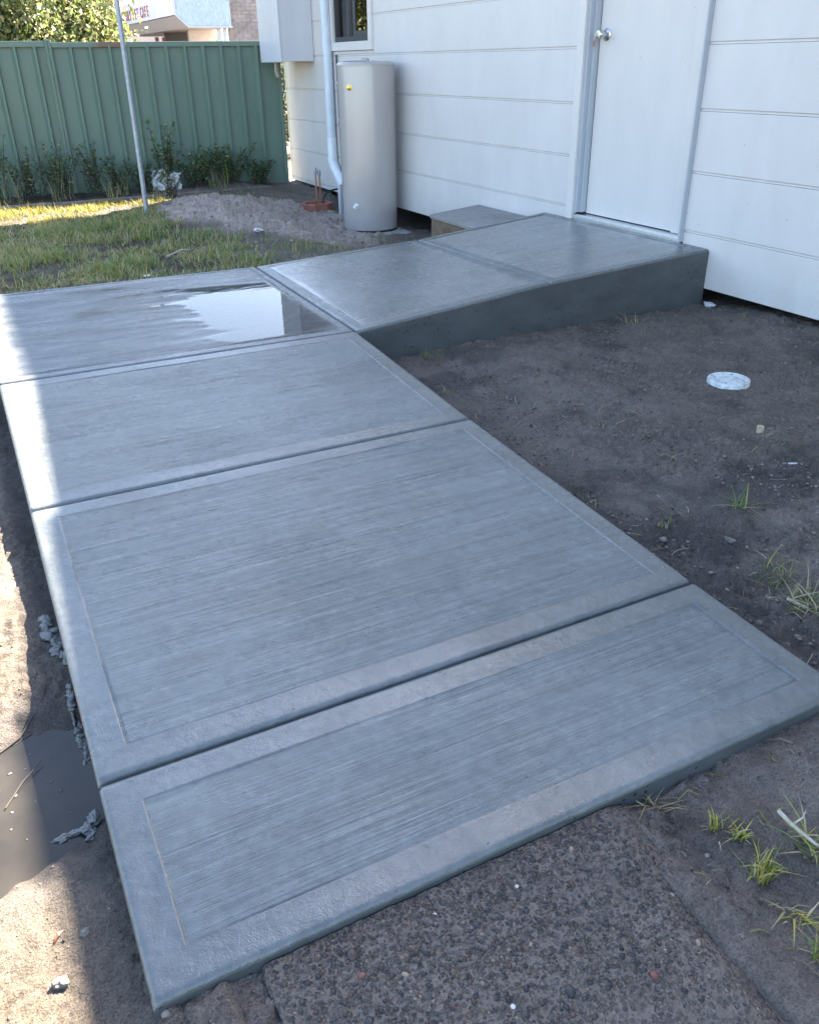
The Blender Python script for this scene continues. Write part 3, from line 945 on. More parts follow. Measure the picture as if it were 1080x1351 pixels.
n = 24000
qx = RNG.uniform(0.175, 0.915, n); qy = RNG.uniform(-0.75, -0.008, n)
wash = gauss(qx, qy, 0.80, -0.47, 0.16, 0.13) + 0.55 * sstep(0.1, 0.6, fbm(qx + 3, qy, 4, 3)) + 0.5 * sstep(0.80, 0.90, qx)
okm = (RNG.uniform(0, 1, n) > wash * 1.3) & (RNG.uniform(0, 1, n) < .62) & (RNG.uniform(0, 1, n) < 0.55 + 0.6 * (fbm(qx, qy, 6, 3) + 0.4))
qx, qy = qx[okm], qy[okm]
S = RNG.gamma(4, 0.00052, len(qx)) + 0.0006
gr = lumps('aggregate', np.stack([qx, qy, agg_z(qx, qy) - S * 0.05], -1), S, pebble_cols(len(qx)), M_PEBBLE, old, I1, (0.35, 0.7), 0.2)
gr['kind'] = 'stuff'
SP = [(0.45, -0.05, 'w'), (0.60, -0.07, 'w'), (0.73, -0.05, 't'), (0.40, -0.20, 'r'), (0.36, -0.12, 't'), (0.48, -0.24, 'w'), (0.56, -0.17, 't'), (0.30, -0.09, 'r'), (0.66, -0.19, 'b'), (0.80, -0.29, 't'), (0.34, -0.30, 'b'), (0.52, -0.31, 'w'), (0.24, -0.22, 'b'), (0.70, -0.30, 'r'), (0.62, -0.35, 'b'), (0.44, -0.37, 't'), (0.28, -0.16, 'b'), (0.50, -0.10, 'b'), (0.77, -0.13, 'b'), (0.84, -0.38, 'b'), (0.57, -0.26, 'b'), (0.83, -0.20, 't')]
PC = {'w': (0.55, 0.53, 0.50), 't': (0.27, 0.20, 0.13), 'r': (0.17, 0.06, 0.045), 'b': (0.035, 0.035, 0.038)}
for (sx, sy, k) in SP:
    s = random.uniform(0.004, 0.0075) * (0.7 if k == 'w' else 1.15 if k == 'b' else 1)
    q = lumps('pebble', np.array([[sx, sy, float(agg_z(np.array([sx]), np.array([sy]))[0]) + 0.0004]]), np.array([s]), np.array([PC[k]]), M_PEBBLE, old, I2, (0.3, 0.45), 0.1)

# ------------------------------------------------------------------ house
XW = 3.613
YC = 9.20          # far corner of the long wall
house = thing('house', (XW, 3.4, 0.0), 'white weatherboard house wall with a closed door and a dark framed window', 'house')
ROWZ = [0.369 + 0.3063 * k for k in range(-1, 10)]   # groove heights, lowest hidden
DY0, DY1 = 2.822, 3.884        # door trim, outside
WY0, WY1, WZ0, WZ1 = 6.842, 7.80, 1.330, 2.42   # window trim, outside
TOPZ = 3.20


def board(y0, y1, z0, z1, rec0=True):
    """a board with a recessed groove strip along its foot, face towards -X"""
    t = 0.016; lip = 0.013; d = 0.006
    b = MB()
    prof = []
    if rec0: prof += [(XW + d, z0), (XW + d, z0 + lip - 0.004), (XW + d - 0.0025, z0 + lip - 0.001), (XW + 0.0012, z0 + lip), (XW, z0 + lip + 0.0015)]
    else: prof += [(XW + 0.001, z0), (XW, z0 + 0.001)]
    prof += [(XW, z1 - 0.0024), (XW + 0.0014, z1 - 0.0006), (XW + t, z1 - 0.0006), (XW + t, z0)]
    k = len(prof)
    v = [(p[0], y0, p[1]) for p in prof] + [(p[0], y1, p[1]) for p in prof]
    f = [(i, (i + 1) % k, k + (i + 1) % k, k + i) for i in range(k)] + [tuple(range(k - 1, -1, -1)), tuple(range(k, 2 * k))]
    b.add(v, f)
    return b.build('board', M_BOARD, house)


def rows(y0, y1, zlo, zhi, bottom):
    edges = [z for z in ROWZ if zlo + 0.02 < z < zhi - 0.02]
    zz = [zlo] + edges + [zhi]
    for i in range(len(zz) - 1):
        o = board(y0, y1, zz[i], zz[i + 1] - 0.0012, rec0=not (i == 0))
        if i == 0 and bottom: o['label'] = bottom


gap = 0.001
rows(-3.5, DY0 - 0.013, 0.095, TOPZ, 'lowest board right of the door, hanging over a dark gap')
rows(DY1 + 0.004, WY0 - gap, 0.055, TOPZ, 'lowest board between door and water heater')
rows(WY0, WY1, 0.055, WZ0 - gap, None)
rows(WY0, WY1, WZ1 + gap, TOPZ, None)
rows(WY1 + gap, YC - 0.03, 0.03, TOPZ, 'lowest board below the meter box')
rows(DY0 - 0.003, DY1 + 0.003, 2.46, TOPZ, None)
# structural shell behind the boards
mb = MB(); xb0, xb1 = XW + 0.018, XW + 0.11
for (a, b_, z0, z1) in ((-3.5, 2.82, 0.16, TOPZ), (2.885, 3.82, 2.41, TOPZ), (3.82, 6.90, 0.14, TOPZ), (6.90, 7.74, 0.14, 1.385), (6.90, 7.74, 2.36, TOPZ), (7.74, YC - 0.03, 0.14, TOPZ)):
    mb.box((xb0, a + .0005, z0), (xb1, b_ - .0005, z1))
mb.box((XW + 0.13, YC - 0.02, -0.02), (11.5, YC - .10, TOPZ)); mb.box((11.4, -3.5, -0.02), (11.5, YC - 0.12, TOPZ)); mb.box((XW + 0.03, -3.6, 0.1), (11.5, -3.51, TOPZ))
mb.box((XW + 0.13, -3.48, 0.20), (11.38, YC - 0.13, 0.28)); mb.box((XW + 0.13, -3.48, 2.50), (11.38, YC - 0.13, 2.56))
mb.build('wall', M_WALLIN, house)
MB().box((XW - 0.004, YC - 0.028, 0.03), (XW + 0.03, YC, TOPZ)).box((XW + 0.031, YC - 0.018, 0.03), (11.5, YC, TOPZ)).build('corner_trim', M_TRIM, house)
# hip roof with eaves, gutter and lining
EX, EY, EZ = XW - 0.345, YC + 0.25, 3.24
rx1, ry0 = 11.9, -4.0
rv = [(EX, ry0, EZ), (rx1, ry0, EZ), (rx1, EY, EZ), (EX, EY, EZ), ((EX + rx1) / 2, ry0 + 3.5, EZ + 1.5), ((EX + rx1) / 2, EY - 3.9, EZ + 1.5)]
MB().add(rv, [(3, 2, 1, 0), (0, 1, 4), (1, 2, 5, 4), (2, 3, 5), (3, 0, 4, 5)]).build('roof', M_ROOF, house)
MB().box((EX - 0.128, ry0, EZ - 0.10), (EX - 0.002, 3.68, EZ + 0.01)).box((EX - 0.10, 3.681, EZ - 0.10), (EX - 0.002, EY, EZ + 0.01)).box((EX - 0.10, EY + .001, EZ - 0.10), (rx1, EY + 0.10, EZ + 0.01)).build('gutter', M_TRIM, house)  # near length, out of view, is made wider to shape the eave shadow
MB().box((EX + 0.002, ry0 + .01, EZ - 0.045), (XW + 0.02, EY - .01, EZ - 0.035)).build('eave_lining', M_TRIM, house)

# door: trim, jambs, leaf, sill
mb = MB()
mb.box((XW - 0.020, 3.822, 0.302), (XW + 0.016, DY1, 2.455))
mb.box((XW + 0.052, DY0, 0.336), (XW + 0.115, 2.972, 2.391))
mb.box((XW - 0.020, DY0, 2.392), (XW + 0.016, 3.821, 2.455))
mb.build('door_trim', M_TRIM, house, bevel=0.002)
MB().box((XW - 0.030, 2.8105, 0.312), (XW + 0.115, 2.8212, 2.3915)).build('shaded_edge_strip', M_JAMB, house)  # grey colour stands in for the shaded side of the white trim
mb = MB()
mb.box((XW + 0.0, 3.800, 0.345), (XW + 0.115, 3.8205, 2.391))
mb.box((XW + 0.0, 2.973, 2.370), (XW + 0.115, 3.799, 2.391))
mb.box((XW + 0.030, 3.7815, 0.345), (XW + 0.066, 3.7995, 2.369))
jo = mb.build('door_jamb', M_JAMB, house, bevel=0.0015)
door = MB().box((XW + 0.067, 2.974, 0.3395), (XW + 0.105, 3.7795, 2.366)).build('door', M_DOOR, house, bevel=0.002)
door['label'] = 'flush white door leaf, closed, with a round chrome knob'
MB().box((XW + 0.004, 2.823, 0.300), (XW + 0.12, 3.8195, 0.334)).box((XW - 0.006, 2.823, 0.3005), (XW + 0.0035, 3.8175, 0.327)).build('door_sill', M_ALU, house, bevel=0.002)
KY, KZ, KX = 3.715, 1.357, XW + 0.067
kp = [(0.034, 0), (0.034, -0.003), (0.031, -0.006), (0.020, -0.008), (0.013, -0.012), (0.012, -0.030), (0.016, -0.034), (0.025, -0.040), (0.0275, -0.050), (0.0265, -0.060), (0.022, -0.067), (0.012, -0.069), (0.011, -0.066), (0.002, -0.066)]
MB().lathe(kp[::-1], (KX, KY, KZ), 'X', 28).build('door_knob', M_CHROME, door, smooth=True)
key = thing('key', (KX - 0.075, KY, KZ), 'small key with a ring left hanging in the chrome door knob', 'key')
MB().box((KX - 0.082, KY - 0.0012, KZ - 0.004), (KX - 0.067, KY + 0.0012, KZ + 0.004)).lathe([(0.001, -.0015), (0.011, -.0015), (0.011, .0015), (0.001, .0015)], (KX - 0.090, KY, KZ - 0.003), 'Y', 14).build('key_blade', M_CHROME, key)
ring = [(KX - 0.092 + 0.013 * math.cos(t), KY + 0.001, KZ - 0.020 + 0.013 * math.sin(t)) for t in np.linspace(0, 6.28, 18)]
MB().tube(ring, 0.0009, 6).build('key_ring', M_CHROME, key, smooth=True)
MB().box((KX - 0.098, KY - 0.001, KZ - 0.062), (KX - 0.088, KY + 0.002, KZ - 0.030)).build('key_tag', M_COPPER, key)

# window
win = MB().box((XW - 0.022, WY0, WZ0), (XW + 0.016, WY1, WZ0 + 0.072)).box((XW - 0.022, WY0, WZ1 - 0.08), (XW + 0.016, WY1, WZ1)).box((XW - 0.022, WY0, WZ0 + 0.0725), (XW + 0.016, WY0 + 0.075, WZ1 - 0.0805)).box((XW - 0.022, WY1 - 0.075, WZ0 + 0.0725), (XW + 0.016, WY1, WZ1 - 0.0805)).build('window', M_TRIM, house, bevel=0.002)
wy0, wy1, wz0, wz1 = WY0 + 0.0755, WY1 - 0.0755, WZ0 + 0.073, WZ1 - 0.081
ym = wy0 + 0.44 * (wy1 - wy0)
f = 0.042
mb = MB()
mb.box((XW + 0.004, wy0, wz0), (XW + 0.06, wy1, wz0 + f)); mb.box((XW + 0.004, wy0, wz1 - f), (XW + 0.06, wy1, wz1))
mb.box((XW + 0.004, wy0, wz0 + f + .0005), (XW + 0.06, wy0 + f * .7, wz1 - f - .0005)); mb.box((XW + 0.004, wy1 - f * .7, wz0 + f + .0005), (XW + 0.06, wy1, wz1 - f - .0005))
mb.build('window_frame', M_DARKFRAME, win, bevel=0.002)
mb = MB()
mb.box((XW + 0.012, ym - 0.02, wz0 + f + .001), (XW + 0.034, ym + 0.025, wz1 - f - .001))
mb.box((XW + 0.012, wy0 + f * .7 + .0005, wz0 + f + .001), (XW + 0.034, wy0 + f * .7 + 0.035, wz1 - f - .001))
mb.box((XW + 0.012, wy0 + f * .7 + 0.0355, wz0 + f + .001), (XW + 0.034, ym - 0.0205, wz0 + f + 0.04))
mb.build('sliding_sash', M_DARKFRAME, win, bevel=0.002)
MB().box((XW + 0.020, wy0 + f * .7 + 0.036, wz0 + f + .041), (XW + 0.0245, ym - 0.021, wz1 - f - .001)).build('pane', M_GLASS, win)
MB().box((XW + 0.042, ym + 0.0, wz0 + f + .001), (XW + 0.0465, wy1 - f * .7 - .001, wz1 - f - .001)).build('pane', M_GLASS, win)
MB().box((XW + 0.075, ym - 0.04, wz0 + 0.01), (XW + 0.080, wy1 - 0.01, wz1 - 0.01)).build('blind', M_BLIND, win)

# downpipe
pc = (XW - 0.052, 7.800)
dp = thing('downpipe', (pc[0], pc[1], 0.0), 'grey painted round downpipe running down beside the window to a white elbow', 'pipe')
MB().tube([(pc[0], pc[1], 3.16), (pc[0], pc[1], 0.56)], 0.045, 20).build('pipe_shaft', M_PIPE, dp, smooth=True)
MB().lathe([(0.0455, 0), (0.049, 0.001), (0.049, 0.03), (0.0455, 0.031)], (pc[0], pc[1], 0.82), 'Z', 20).build('bracket', M_PIPE, dp, smooth=True)
MB().tube([(pc[0], pc[1], 0.562), (pc[0], pc[1], 0.36), (pc[0], pc[1] - 0.008, 0.33), (pc[0], pc[1] - 0.04, 0.285), (pc[0] + .0, pc[1] - 0.30, 0.075), (pc[0], pc[1] - 0.34, -0.04)], 0.049, 20).build('elbow', M_PVC, dp, smooth=True)
MB().lathe([(0.0495, 0), (0.053, 0.001), (0.053, 0.05), (0.0495, 0.051)], (pc[0], pc[1], 0.33), 'Z', 20).build('elbow_collar', M_PVC, dp, smooth=True)
# conduit beside the downpipe
cd = thing('conduit', (XW - 0.016, 7.665, 0.0), 'thin dark conduit clipped to the boards between downpipe and water heater', 'pipe')
MB().tube([(XW - 0.016, 7.665, 1.30), (XW - 0.016, 7.655, 0.26), (XW - 0.016, 7.565, 0.10), (XW - 0.016, 7.465, 0.03)], 0.010, 8).build('conduit_run', M_DARKFRAME, cd, smooth=True)
for zc in (1.05, 0.72, 0.40):
    MB().box((XW - 0.028, 7.647, zc), (XW - 0.002, 7.681, zc + 0.018)).build('clip', M_ALU, cd, bevel=0.002)

# meter box
bx = thing('meter_box', (3.44, 8.6, 1.243), 'pale blue grey metal meter box fixed to the wall above the soil pile', 'box')
MB().box((3.262, 8.28, 1.248), (XW - 0.003, 8.90, 2.05)).build('box_body', M_BOX, bx, bevel=0.004)
MB().box((3.250, 8.272, 1.243), (3.2615, 8.908, 2.056)).build('box_door', M_BOX, bx, bevel=0.003)
MB().tube([(3.34, 8.70, 1.247), (3.34, 8.70, 1.16), (3.36, 8.72, 1.11)], 0.018, 10).build('cable_gland', M_STICK, bx, smooth=True)

# ------------------------------------------------------------------ water heater on its pad
HX, HY, HB = 3.324, 6.398, -0.105
pad = MB().hexa([(2.98, 6.10, -0.2), (3.57, 6.04, -0.2), (3.59, 6.70, -0.2), (3.00, 6.74, -0.2), (2.98, 6.10, HB), (3.57, 6.04, HB), (3.59, 6.70, HB), (3.00, 6.74, HB)]).build('heater_pad', M_PAD, bevel=0.006)
tag(pad, 'square grey concrete pad under the water heater', 'slab')
ht = thing('water_heater', (HX, HY, HB), 'tall beige cylindrical water heater standing on a concrete pad against the white wall', 'water heater')
r = 0.242
MB().lathe([(r - .004, 0.0), (r - .002, 0.018)], (HX, HY, HB), 'Z', 64).build('base_ring', M_BLACK, ht, smooth=True)
prof = [(r - 0.003, 0.018), (r, 0.022), (r, 1.315)] + [(r - 0.028 * (1 - math.cos(a)), 1.315 + 0.028 * math.sin(a)) for a in np.linspace(0.2, 1.57, 7)] + [(r - 0.05, 1.347), (0.02, 1.352)]
MB().lathe(prof, (HX, HY, HB), 'Z', 72).build('tank', M_HEATER, ht, smooth=True)
MB().lathe([(r + .0005, 1.308), (r + .0025, 1.309), (r + .0025, 1.316), (r + .0005, 1.317)], (HX, HY, HB), 'Z', 72).build('top_seam', M_HEATER, ht, smooth=True)
MB().lathe([(0.035, 1.3485), (0.035, 1.362), (0.028, 1.367), (0.004, 1.368)], (HX, HY, HB), 'Z', 24).build('top_cap', M_HEATER, ht, smooth=True)


def radial(ang, z, prof, nm, matl, n=20):
    d = Vector((math.cos(ang), math.sin(ang), 0))
    o = MB().lathe(prof, (0, 0, 0), 'Z', n)
    q = d.to_track_quat('Z', 'Y').to_matrix()
    vv = [q @ Vector(p) + Vector((HX, HY, HB + z)) + d * (r - 0.002) for p in o.v]
    o.v = [tuple(p) for p in vv]
    return o.build(nm, matl, ht, smooth=True)


A1 = math.atan2(-0.85 - HY, 0.01 - HX) - 0.62
radial(A1, 1.155, [(0.024, 0), (0.024, 0.006), (0.016, 0.008), (0.015, 0.020), (0.010, 0.022), (0.002, 0.022)], 'relief_valve', M_BRASS)
radial(A1 + 0.10, 0.225, [(0.022, 0), (0.022, 0.004), (0.012, 0.006), (0.012, 0.028), (0.014, 0.030), (0.014, 0.036), (0.002, 0.037)], 'drain_valve', M_PVC)
# pale riser beside the heater
rs = MB().box((3.350, 7.16, -0.11), (3.375, 7.20, 0.19)).box((3.382, 7.165, -0.11), (3.412, 7.21, 0.20)).build('pipe_cover', M_BOX, bevel=0.004)
tag(rs, 'short pale pipe cover standing behind the left side of the water heater', 'pipe cover')

# ------------------------------------------------------------------ riser pit with copper pipes
PCX, PCY = 3.235, 7.50
pz = gz(PCX, PCY - .15)
pit = thing('riser_pit', (PCX, PCY, pz), 'low octagonal terracotta surround by the house wall', 'pit')
oct_ = [(PCX + 0.165 * math.cos(R(22.5 + 45 * k)), PCY + 0.165 * math.sin(R(22.5 + 45 * k))) for k in range(8)]
oci = [(PCX + 0.115 * math.cos(R(22.5 + 45 * k)), PCY + 0.115 * math.sin(R(22.5 + 45 * k))) for k in range(8)]
for k in range(8):
    a, b_, c_, d_ = oct_[k], oct_[(k + 1) % 8], oci[(k + 1) % 8], oci[k]
    s = lambda p, q, t: (p[0] + (q[0] - p[0]) * t, p[1] + (q[1] - p[1]) * t)
    a2, b2, c2, d2_ = s(a, b_, .02), s(a, b_, .98), s(d_, c_, .98), s(d_, c_, .02)
    hh = 0.062 + random.uniform(-.004, .004)
    MB().hexa([(*a2, pz - 0.05), (*b2, pz - 0.05), (*c2, pz - 0.05), (*d2_, pz - 0.05), (*a2, pz + hh), (*b2, pz + hh), (*c2, pz + hh), (*d2_, pz + hh)]).build('brick', M_TERRA, pit, bevel=0.005)
for k, (dx, h) in enumerate(((-0.02, 0.33), (0.02, 0.31))):
    cp = thing('copper_pipe', (PCX + 0.03 + dx, PCY, pz), ['left copper riser pipe with a tap fitting above the terracotta surround', 'right copper riser pipe with a tap fitting above the terracotta surround'][k], 'pipe', 'copper riser pipes')
    MB().tube([(PCX + .03 + dx, PCY, pz - 0.02), (PCX + .03 + dx, PCY, pz + h)], 0.008, 10).build('pipe_shaft', M_COPPER, cp, smooth=True)
    MB().tube([(PCX + .03 + dx, PCY, pz + h - 0.005), (PCX + .03 + dx, PCY, pz + h + 0.03), (PCX + .03 + dx, PCY, pz + h + 0.055)], [0.013, 0.018, 0.010], 10).build('tap_fitting', M_GALV, cp, smooth=True)
hose = MB().tube([(PCX + 0.06, PCY - .02, pz + 0.02), (PCX + 0.08, PCY, pz + 0.10), (PCX + 0.14, PCY + .02, pz + 0.155), (PCX + 0.24, PCY + .05, pz + 0.165), (XW - 0.01, PCY + 0.1, pz + 0.165)], 0.009, 8).build('black_hose', M_BLACK, smooth=True)
tag(hose, 'black hose curving from the terracotta surround to the wall', 'hose')

# ------------------------------------------------------------------ old concrete step left of the landing
st = thing('concrete_step', (3.4, 4.7, 0.0), 'old concrete step with a brown stained end beside the new landing', 'step')
MB().hexa([(3.06, 4.15, -0.16), (3.60, 4.15, -0.16), (3.60, 4.98, -0.16), (3.065, 4.77, -0.16), (3.06, 4.15, 0.222), (3.60, 4.15, 0.222), (3.60, 4.98, 0.222), (3.065, 4.77, 0.222)]).build('step_body', M_BROWNFACE, st, bevel=0.004)
MB().hexa([(3.052, 4.145, 0.2225), (3.604, 4.145, 0.2225), (3.604, 4.995, 0.2225), (3.057, 4.782, 0.2225), (3.052, 4.145, 0.251), (3.604, 4.145, 0.251), (3.604, 4.995, 0.251), (3.057, 4.782, 0.251)]).build('step_top', M_STEP, st, bevel=0.005)

# ------------------------------------------------------------------ fence
FA = R(-8)
fence = thing('metal_fence', (1.19, 9.326, -0.03), 'green ribbed metal sheet fence closing the back of the yard', 'fence')
fd = Vector((math.cos(FA), math.sin(FA), 0)); fn = Vector((math.sin(FA), -math.cos(FA), 0))   # fn faces the camera
FO = Vector((1.19, 9.326, 0))
ZF0, ZF1 = -0.05, 1.445


def fpt(s, o, z): return tuple(FO + fd * s + fn * o + Vector((0, 0, z)))


def sheet(s0, s1, r0, off=0.0):
    """one ribbed sheet from s0 to s1, ribs every 0.187 m starting at r0"""
    pts = [(s0, 0.0)]
    k = r0
    while k < s1 - 0.03:
        if k - 0.022 > s0:
            pts += [(k - 0.040, 0.0), (k - 0.012, 0.038), (k + 0.008, 0.038), (k + 0.013, 0.0)]
        k += 0.187
    pts = [p for p in pts if p[0] < s1] + [(s1, 0.0)]
    zs = [ZF0, 0.5, 1.0, ZF1 - 0.02]
    v, f_ = [], []
    for z in zs:
        for (s, o) in pts: v.append(fpt(s, o + off, z))
    n_ = len(pts)
    for i in range(len(zs) - 1):
        for k in range(n_ - 1): f_.append((i * n_ + k, i * n_ + k + 1, (i + 1) * n_ + k + 1, (i + 1) * n_ + k))
    o = MB().add(v, f_).build('sheet', M_FENCE, fence)
    sm = o.modifiers.new('solid', 'SOLIDIFY'); sm.thickness = 0.0012
    return o


R0 = 0.21
for (a, b_) in ((0.028, 0.79), (0.79, 1.54), (1.54, 2.28)):
    sheet(a, b_ + 0.014, R0 if a < .1 else a + ((R0 - a) % 0.187 or 0.187), 0.002 if a == 0.79 else 0.0)
for j in range(4):
    a, b_ = -0.028 - 0.76 * (j + 1), -0.028 - 0.76 * j
    sheet(a, b_ + (0.014 if j else 0.0), a + 0.10, 0.002 * (j % 2))


def fbox(s0, s1, o0, o1, z0, z1, nm, matl=None, bev=0.003):
    c = [fpt(s0, o0, z0), fpt(s1, o0, z0), fpt(s1, o1, z0), fpt(s0, o1, z0)]
    d_ = [fpt(s0, o0, z1), fpt(s1, o0, z1), fpt(s1, o1, z1), fpt(s0, o1, z1)]
    return MB().hexa([c[3], c[2], c[1], c[0], d_[3], d_[2], d_[1], d_[0]]).build(nm, matl or M_FENCE, fence, bevel=bev)


fbox(-0.030, -0.001, -0.03, 0.044, -0.2, 1.475, 'post'); fbox(0.001, 0.030, -0.03, 0.040, -0.2, 1.470, 'post')
fbox(2.29, 2.325, -0.03, 0.035, -0.2, 1.45, 'post')
fbox(-3.12, -3.07, -0.03, 0.040, -0.2, 1.475, 'post')
fbox(0.031, 2.288, -0.020, 0.036, ZF1 - 0.045, ZF1 + 0.003, 'top_rail', M_RAIL)
fbox(-3.068, -0.031, -0.020, 0.036, ZF1 - 0.038, ZF1 + 0.014, 'top_rail', M_RAIL)
fbox(0.031, 2.288, -0.020, 0.036, -0.06, -0.015, 'bottom_rail'); fbox(-3.068, -0.031, -0.020, 0.036, -0.06, -0.015, 'bottom_rail')

# timber sleepers edging the weed bed
for k, (x0, y0, x1, y1, lab) in enumerate(((-1.9, 8.50, 0.86, 8.50, 'left weathered timber sleeper edging the sunlit grass under the fence'), (0.88, 8.51, 3.18, 8.72, 'right weathered timber sleeper edging the weeds behind the soil pile'))):
    z0 = -0.10; z1 = (0.055, 0.045)[k]; z1b = (0.052, 0.035)[k]
    w = 0.075
    o = MB().hexa([(x0, y0, z0), (x1, y1, z0), (x1, y1 + w, z0), (x0, y0 + w, z0), (x0, y0, z1), (x1, y1, z1b), (x1, y1 + w, z1b), (x0, y0 + w, z1)]).build('timber_sleeper', M_TIMBER, bevel=0.008)
    tag(o, lab, 'sleeper', 'timber sleepers under the fence')

# leaning galvanised pole
pb = (1.485, 7.09)
pole = thing('steel_pole', (pb[0], pb[1], 0.03), 'leaning galvanised steel pole rising from the grass in front of the fence', 'pole')
MB().tube([(pb[0], pb[1], -0.1), (pb[0] + 0.055, pb[1] + 0.11, 2.9)], 0.0205, 18).build('pole_shaft', M_GALV, pole, smooth=True)
MB().tube([(pb[0] + 0.054, pb[1] + 0.108, 2.86), (pb[0] + 0.056, pb[1] + 0.112, 2.93)], 0.0235, 18).build('pole_cap', M_GALV, pole, smooth=True)

# ------------------------------------------------------------------ inspection cover
LX, LY = 2.787, 1.592
lz = LIDZ + 0.002
lid = thing('drain_cover', (LX, LY, lz), 'round white plastic drain cover set in the damp soil', 'cover')
MB().lathe([(0.088, -0.05), (0.089, 0.004), (0.086, 0.009), (0.080, 0.0098), (0.077, 0.0075), (0.074, 0.0068), (0.002, 0.0068)], (LX, LY, lz), 'Z', 48).build('lid', M_LID, lid, smooth=True)
for a in (0.6, 2.2, 3.7, 5.3):
    MB().lathe([(0.0055, 0.006), (0.0055, 0.0082), (0.004, 0.0090), (0.001, 0.0084)], (LX + 0.060 * math.cos(a), LY + 0.060 * math.sin(a), lz), 'Z', 10).build('screw', M_GALV, lid, smooth=True)

# ------------------------------------------------------------------ grass, tufts, weeds
def blades(P, H, Wd, lean, cols, curve=0.6, seg=3):
    """P (n,3) base; returns V,F,C with bent tapered blades"""
    n = len(P)
    a = RNG.uniform(0, 2 * np.pi, n)
    dx, dy = np.cos(a), np.sin(a)
    t = np.linspace(0, 1, seg + 1)
    L = lean * H
    V = []
    for i, tt in enumerate(t):
        off = L * (tt ** 1.8)
        zz = H * (tt - curve * 0.35 * tt ** 3 * (lean > 0.5))
        cx = P[:, 0] + dx * off; cy = P[:, 1] + dy * off; cz = P[:, 2] + zz
        w = Wd * (1 - tt ** 1.5) * 0.5 + 0.00015
        V.append(np.stack([cx - dy * w, cy + dx * w, cz], -1)); V.append(np.stack([cx + dy * w, cy - dx * w, cz], -1))
    V = np.stack(V, 1)       # n, 2(seg+1), 3
    k = 2 * (seg + 1)
    f = np.array([(2 * i, 2 * i + 1, 2 * i + 3, 2 * i + 2) for i in range(seg)])
    F = (f[None] + (np.arange(n) * k)[:, None, None]).reshape(-1, 4)
    shade = np.linspace(0.9, 1.1, seg + 1).repeat(2)
    C = cols[:, None, :] * shade[None, :, None]
    return V.reshape(-1, 3), F, np.repeat(cols, k, 0)


GREEN = np.array([(0.10, 0.165, 0.035), (0.13, 0.195, 0.045), (0.165, 0.205, 0.06), (0.075, 0.135, 0.035)])
STRAW = np.array([(0.30, 0.25, 0.13), (0.38, 0.33, 0.20), (0.23, 0.18, 0.10)])
YEL = np.array([(0.30, 0.27, 0.05), (0.38, 0.31, 0.07), (0.24, 0.25, 0.055)])


def pal(n, wg, ws, wy):
    allc = np.concatenate([GREEN, STRAW, YEL])
    w = np.array([wg / 4] * 4 + [ws / 3] * 3 + [wy / 3] * 3); w = w / w.sum()
    return allc[RNG.choice(len(allc), n, p=w)] * RNG.uniform(.75, 1.25, (n, 1))


# lawn
n = 260000
bxp = RNG.uniform(-1.6, 3.0, n); byp = RNG.uniform(4.22, 8.5, n)
dens = veg_mask(bxp, byp) * np.clip(0.50 + 1.4 * fbm(bxp, byp, 1.9, 4), 0.05, 1.1)
dens = dens * (1 - 0.75 * sstep(2.0, 2.8, bxp))
near = sstep(4.6, 4.25, byp)
dens = np.maximum(dens, near * 0.5 * (bxp < 1.6))
sel = RNG.uniform(0, 1, n) < dens * 0.62
bxp, byp = bxp[sel], byp[sel]
n = len(bxp)
lushm = fbm(bxp, byp, 1.3, 3)
H = RNG.gamma(4.0, 0.0090, n) * np.clip(1.0 + 0.7 * lushm, 0.45, 1.8) * (1 - 0.35 * sstep(4.6, 4.2, byp)) + 0.008
strip = (sstep(7.1, 7.5, byp) * (bxp < 1.9))[:, None]  # where sun crosses the lawn, its warm light is put into yellower blades
cols = np.where(RNG.uniform(0, 1, (n, 1)) < strip * .75, pal(n, .15, .1, .75) * np.array([[.95, .82, .45]]), 1.35 * np.where((RNG.uniform(0, 1, n) < np.clip(0.50 - 0.55 * lushm + 0.25 * near[sel], 0.15, 0.85))[:, None], pal(n, .15, .65, .2), pal(n, .70, .08, .22)))
V_, F_, C_ = blades(np.stack([bxp, byp, ground_z(bxp, byp) - 0.003], -1), H, RNG.uniform(0.003, 0.0065, n), RNG.uniform(0.1, 1.6, n), cols)
gs = np_mesh('grass', V_, F_, M_BLADE, None, False, colors=C_)
tag(gs, 'patchy green and straw coloured lawn between the path and the fence', 'grass', kind='stuff')

# long dry grass and sprigs on the soil pile and round the heater
n = 2600
bxp = RNG.uniform(1.5, 3.55, n); byp = RNG.uniform(4.3, 8.3, n)
keepm = (RNG.uniform(0, 1, n) < 0.15 + 0.9 * sstep(0.1, 0.5, fbm(bxp, byp, 2.2, 3))) & ~((np.abs(bxp - 3.28) < 0.33) & (np.abs(byp - 6.4) < 0.36)) & ~((bxp > 3.15) & (byp < 5.1)) & ~((np.abs(bxp - 3.235) < .17) & (np.abs(byp - 7.5) < .17))
bxp, byp = bxp[keepm], byp[keepm]; n = len(bxp)
V_, F_, C_ = blades(np.stack([bxp, byp, ground_z(bxp, byp) - 0.003], -1), RNG.gamma(3, 0.018, n) + 0.012, RNG.uniform(0.002, 0.004, n), RNG.uniform(0.1, 1.0, n), pal(n, .5, .4, .1))
sg = np_mesh('sparse_grass', V_, F_, M_BLADE, None, False, colors=C_)
tag(sg, 'sparse dry grass growing on the soil by the water heater', 'grass', kind='stuff')


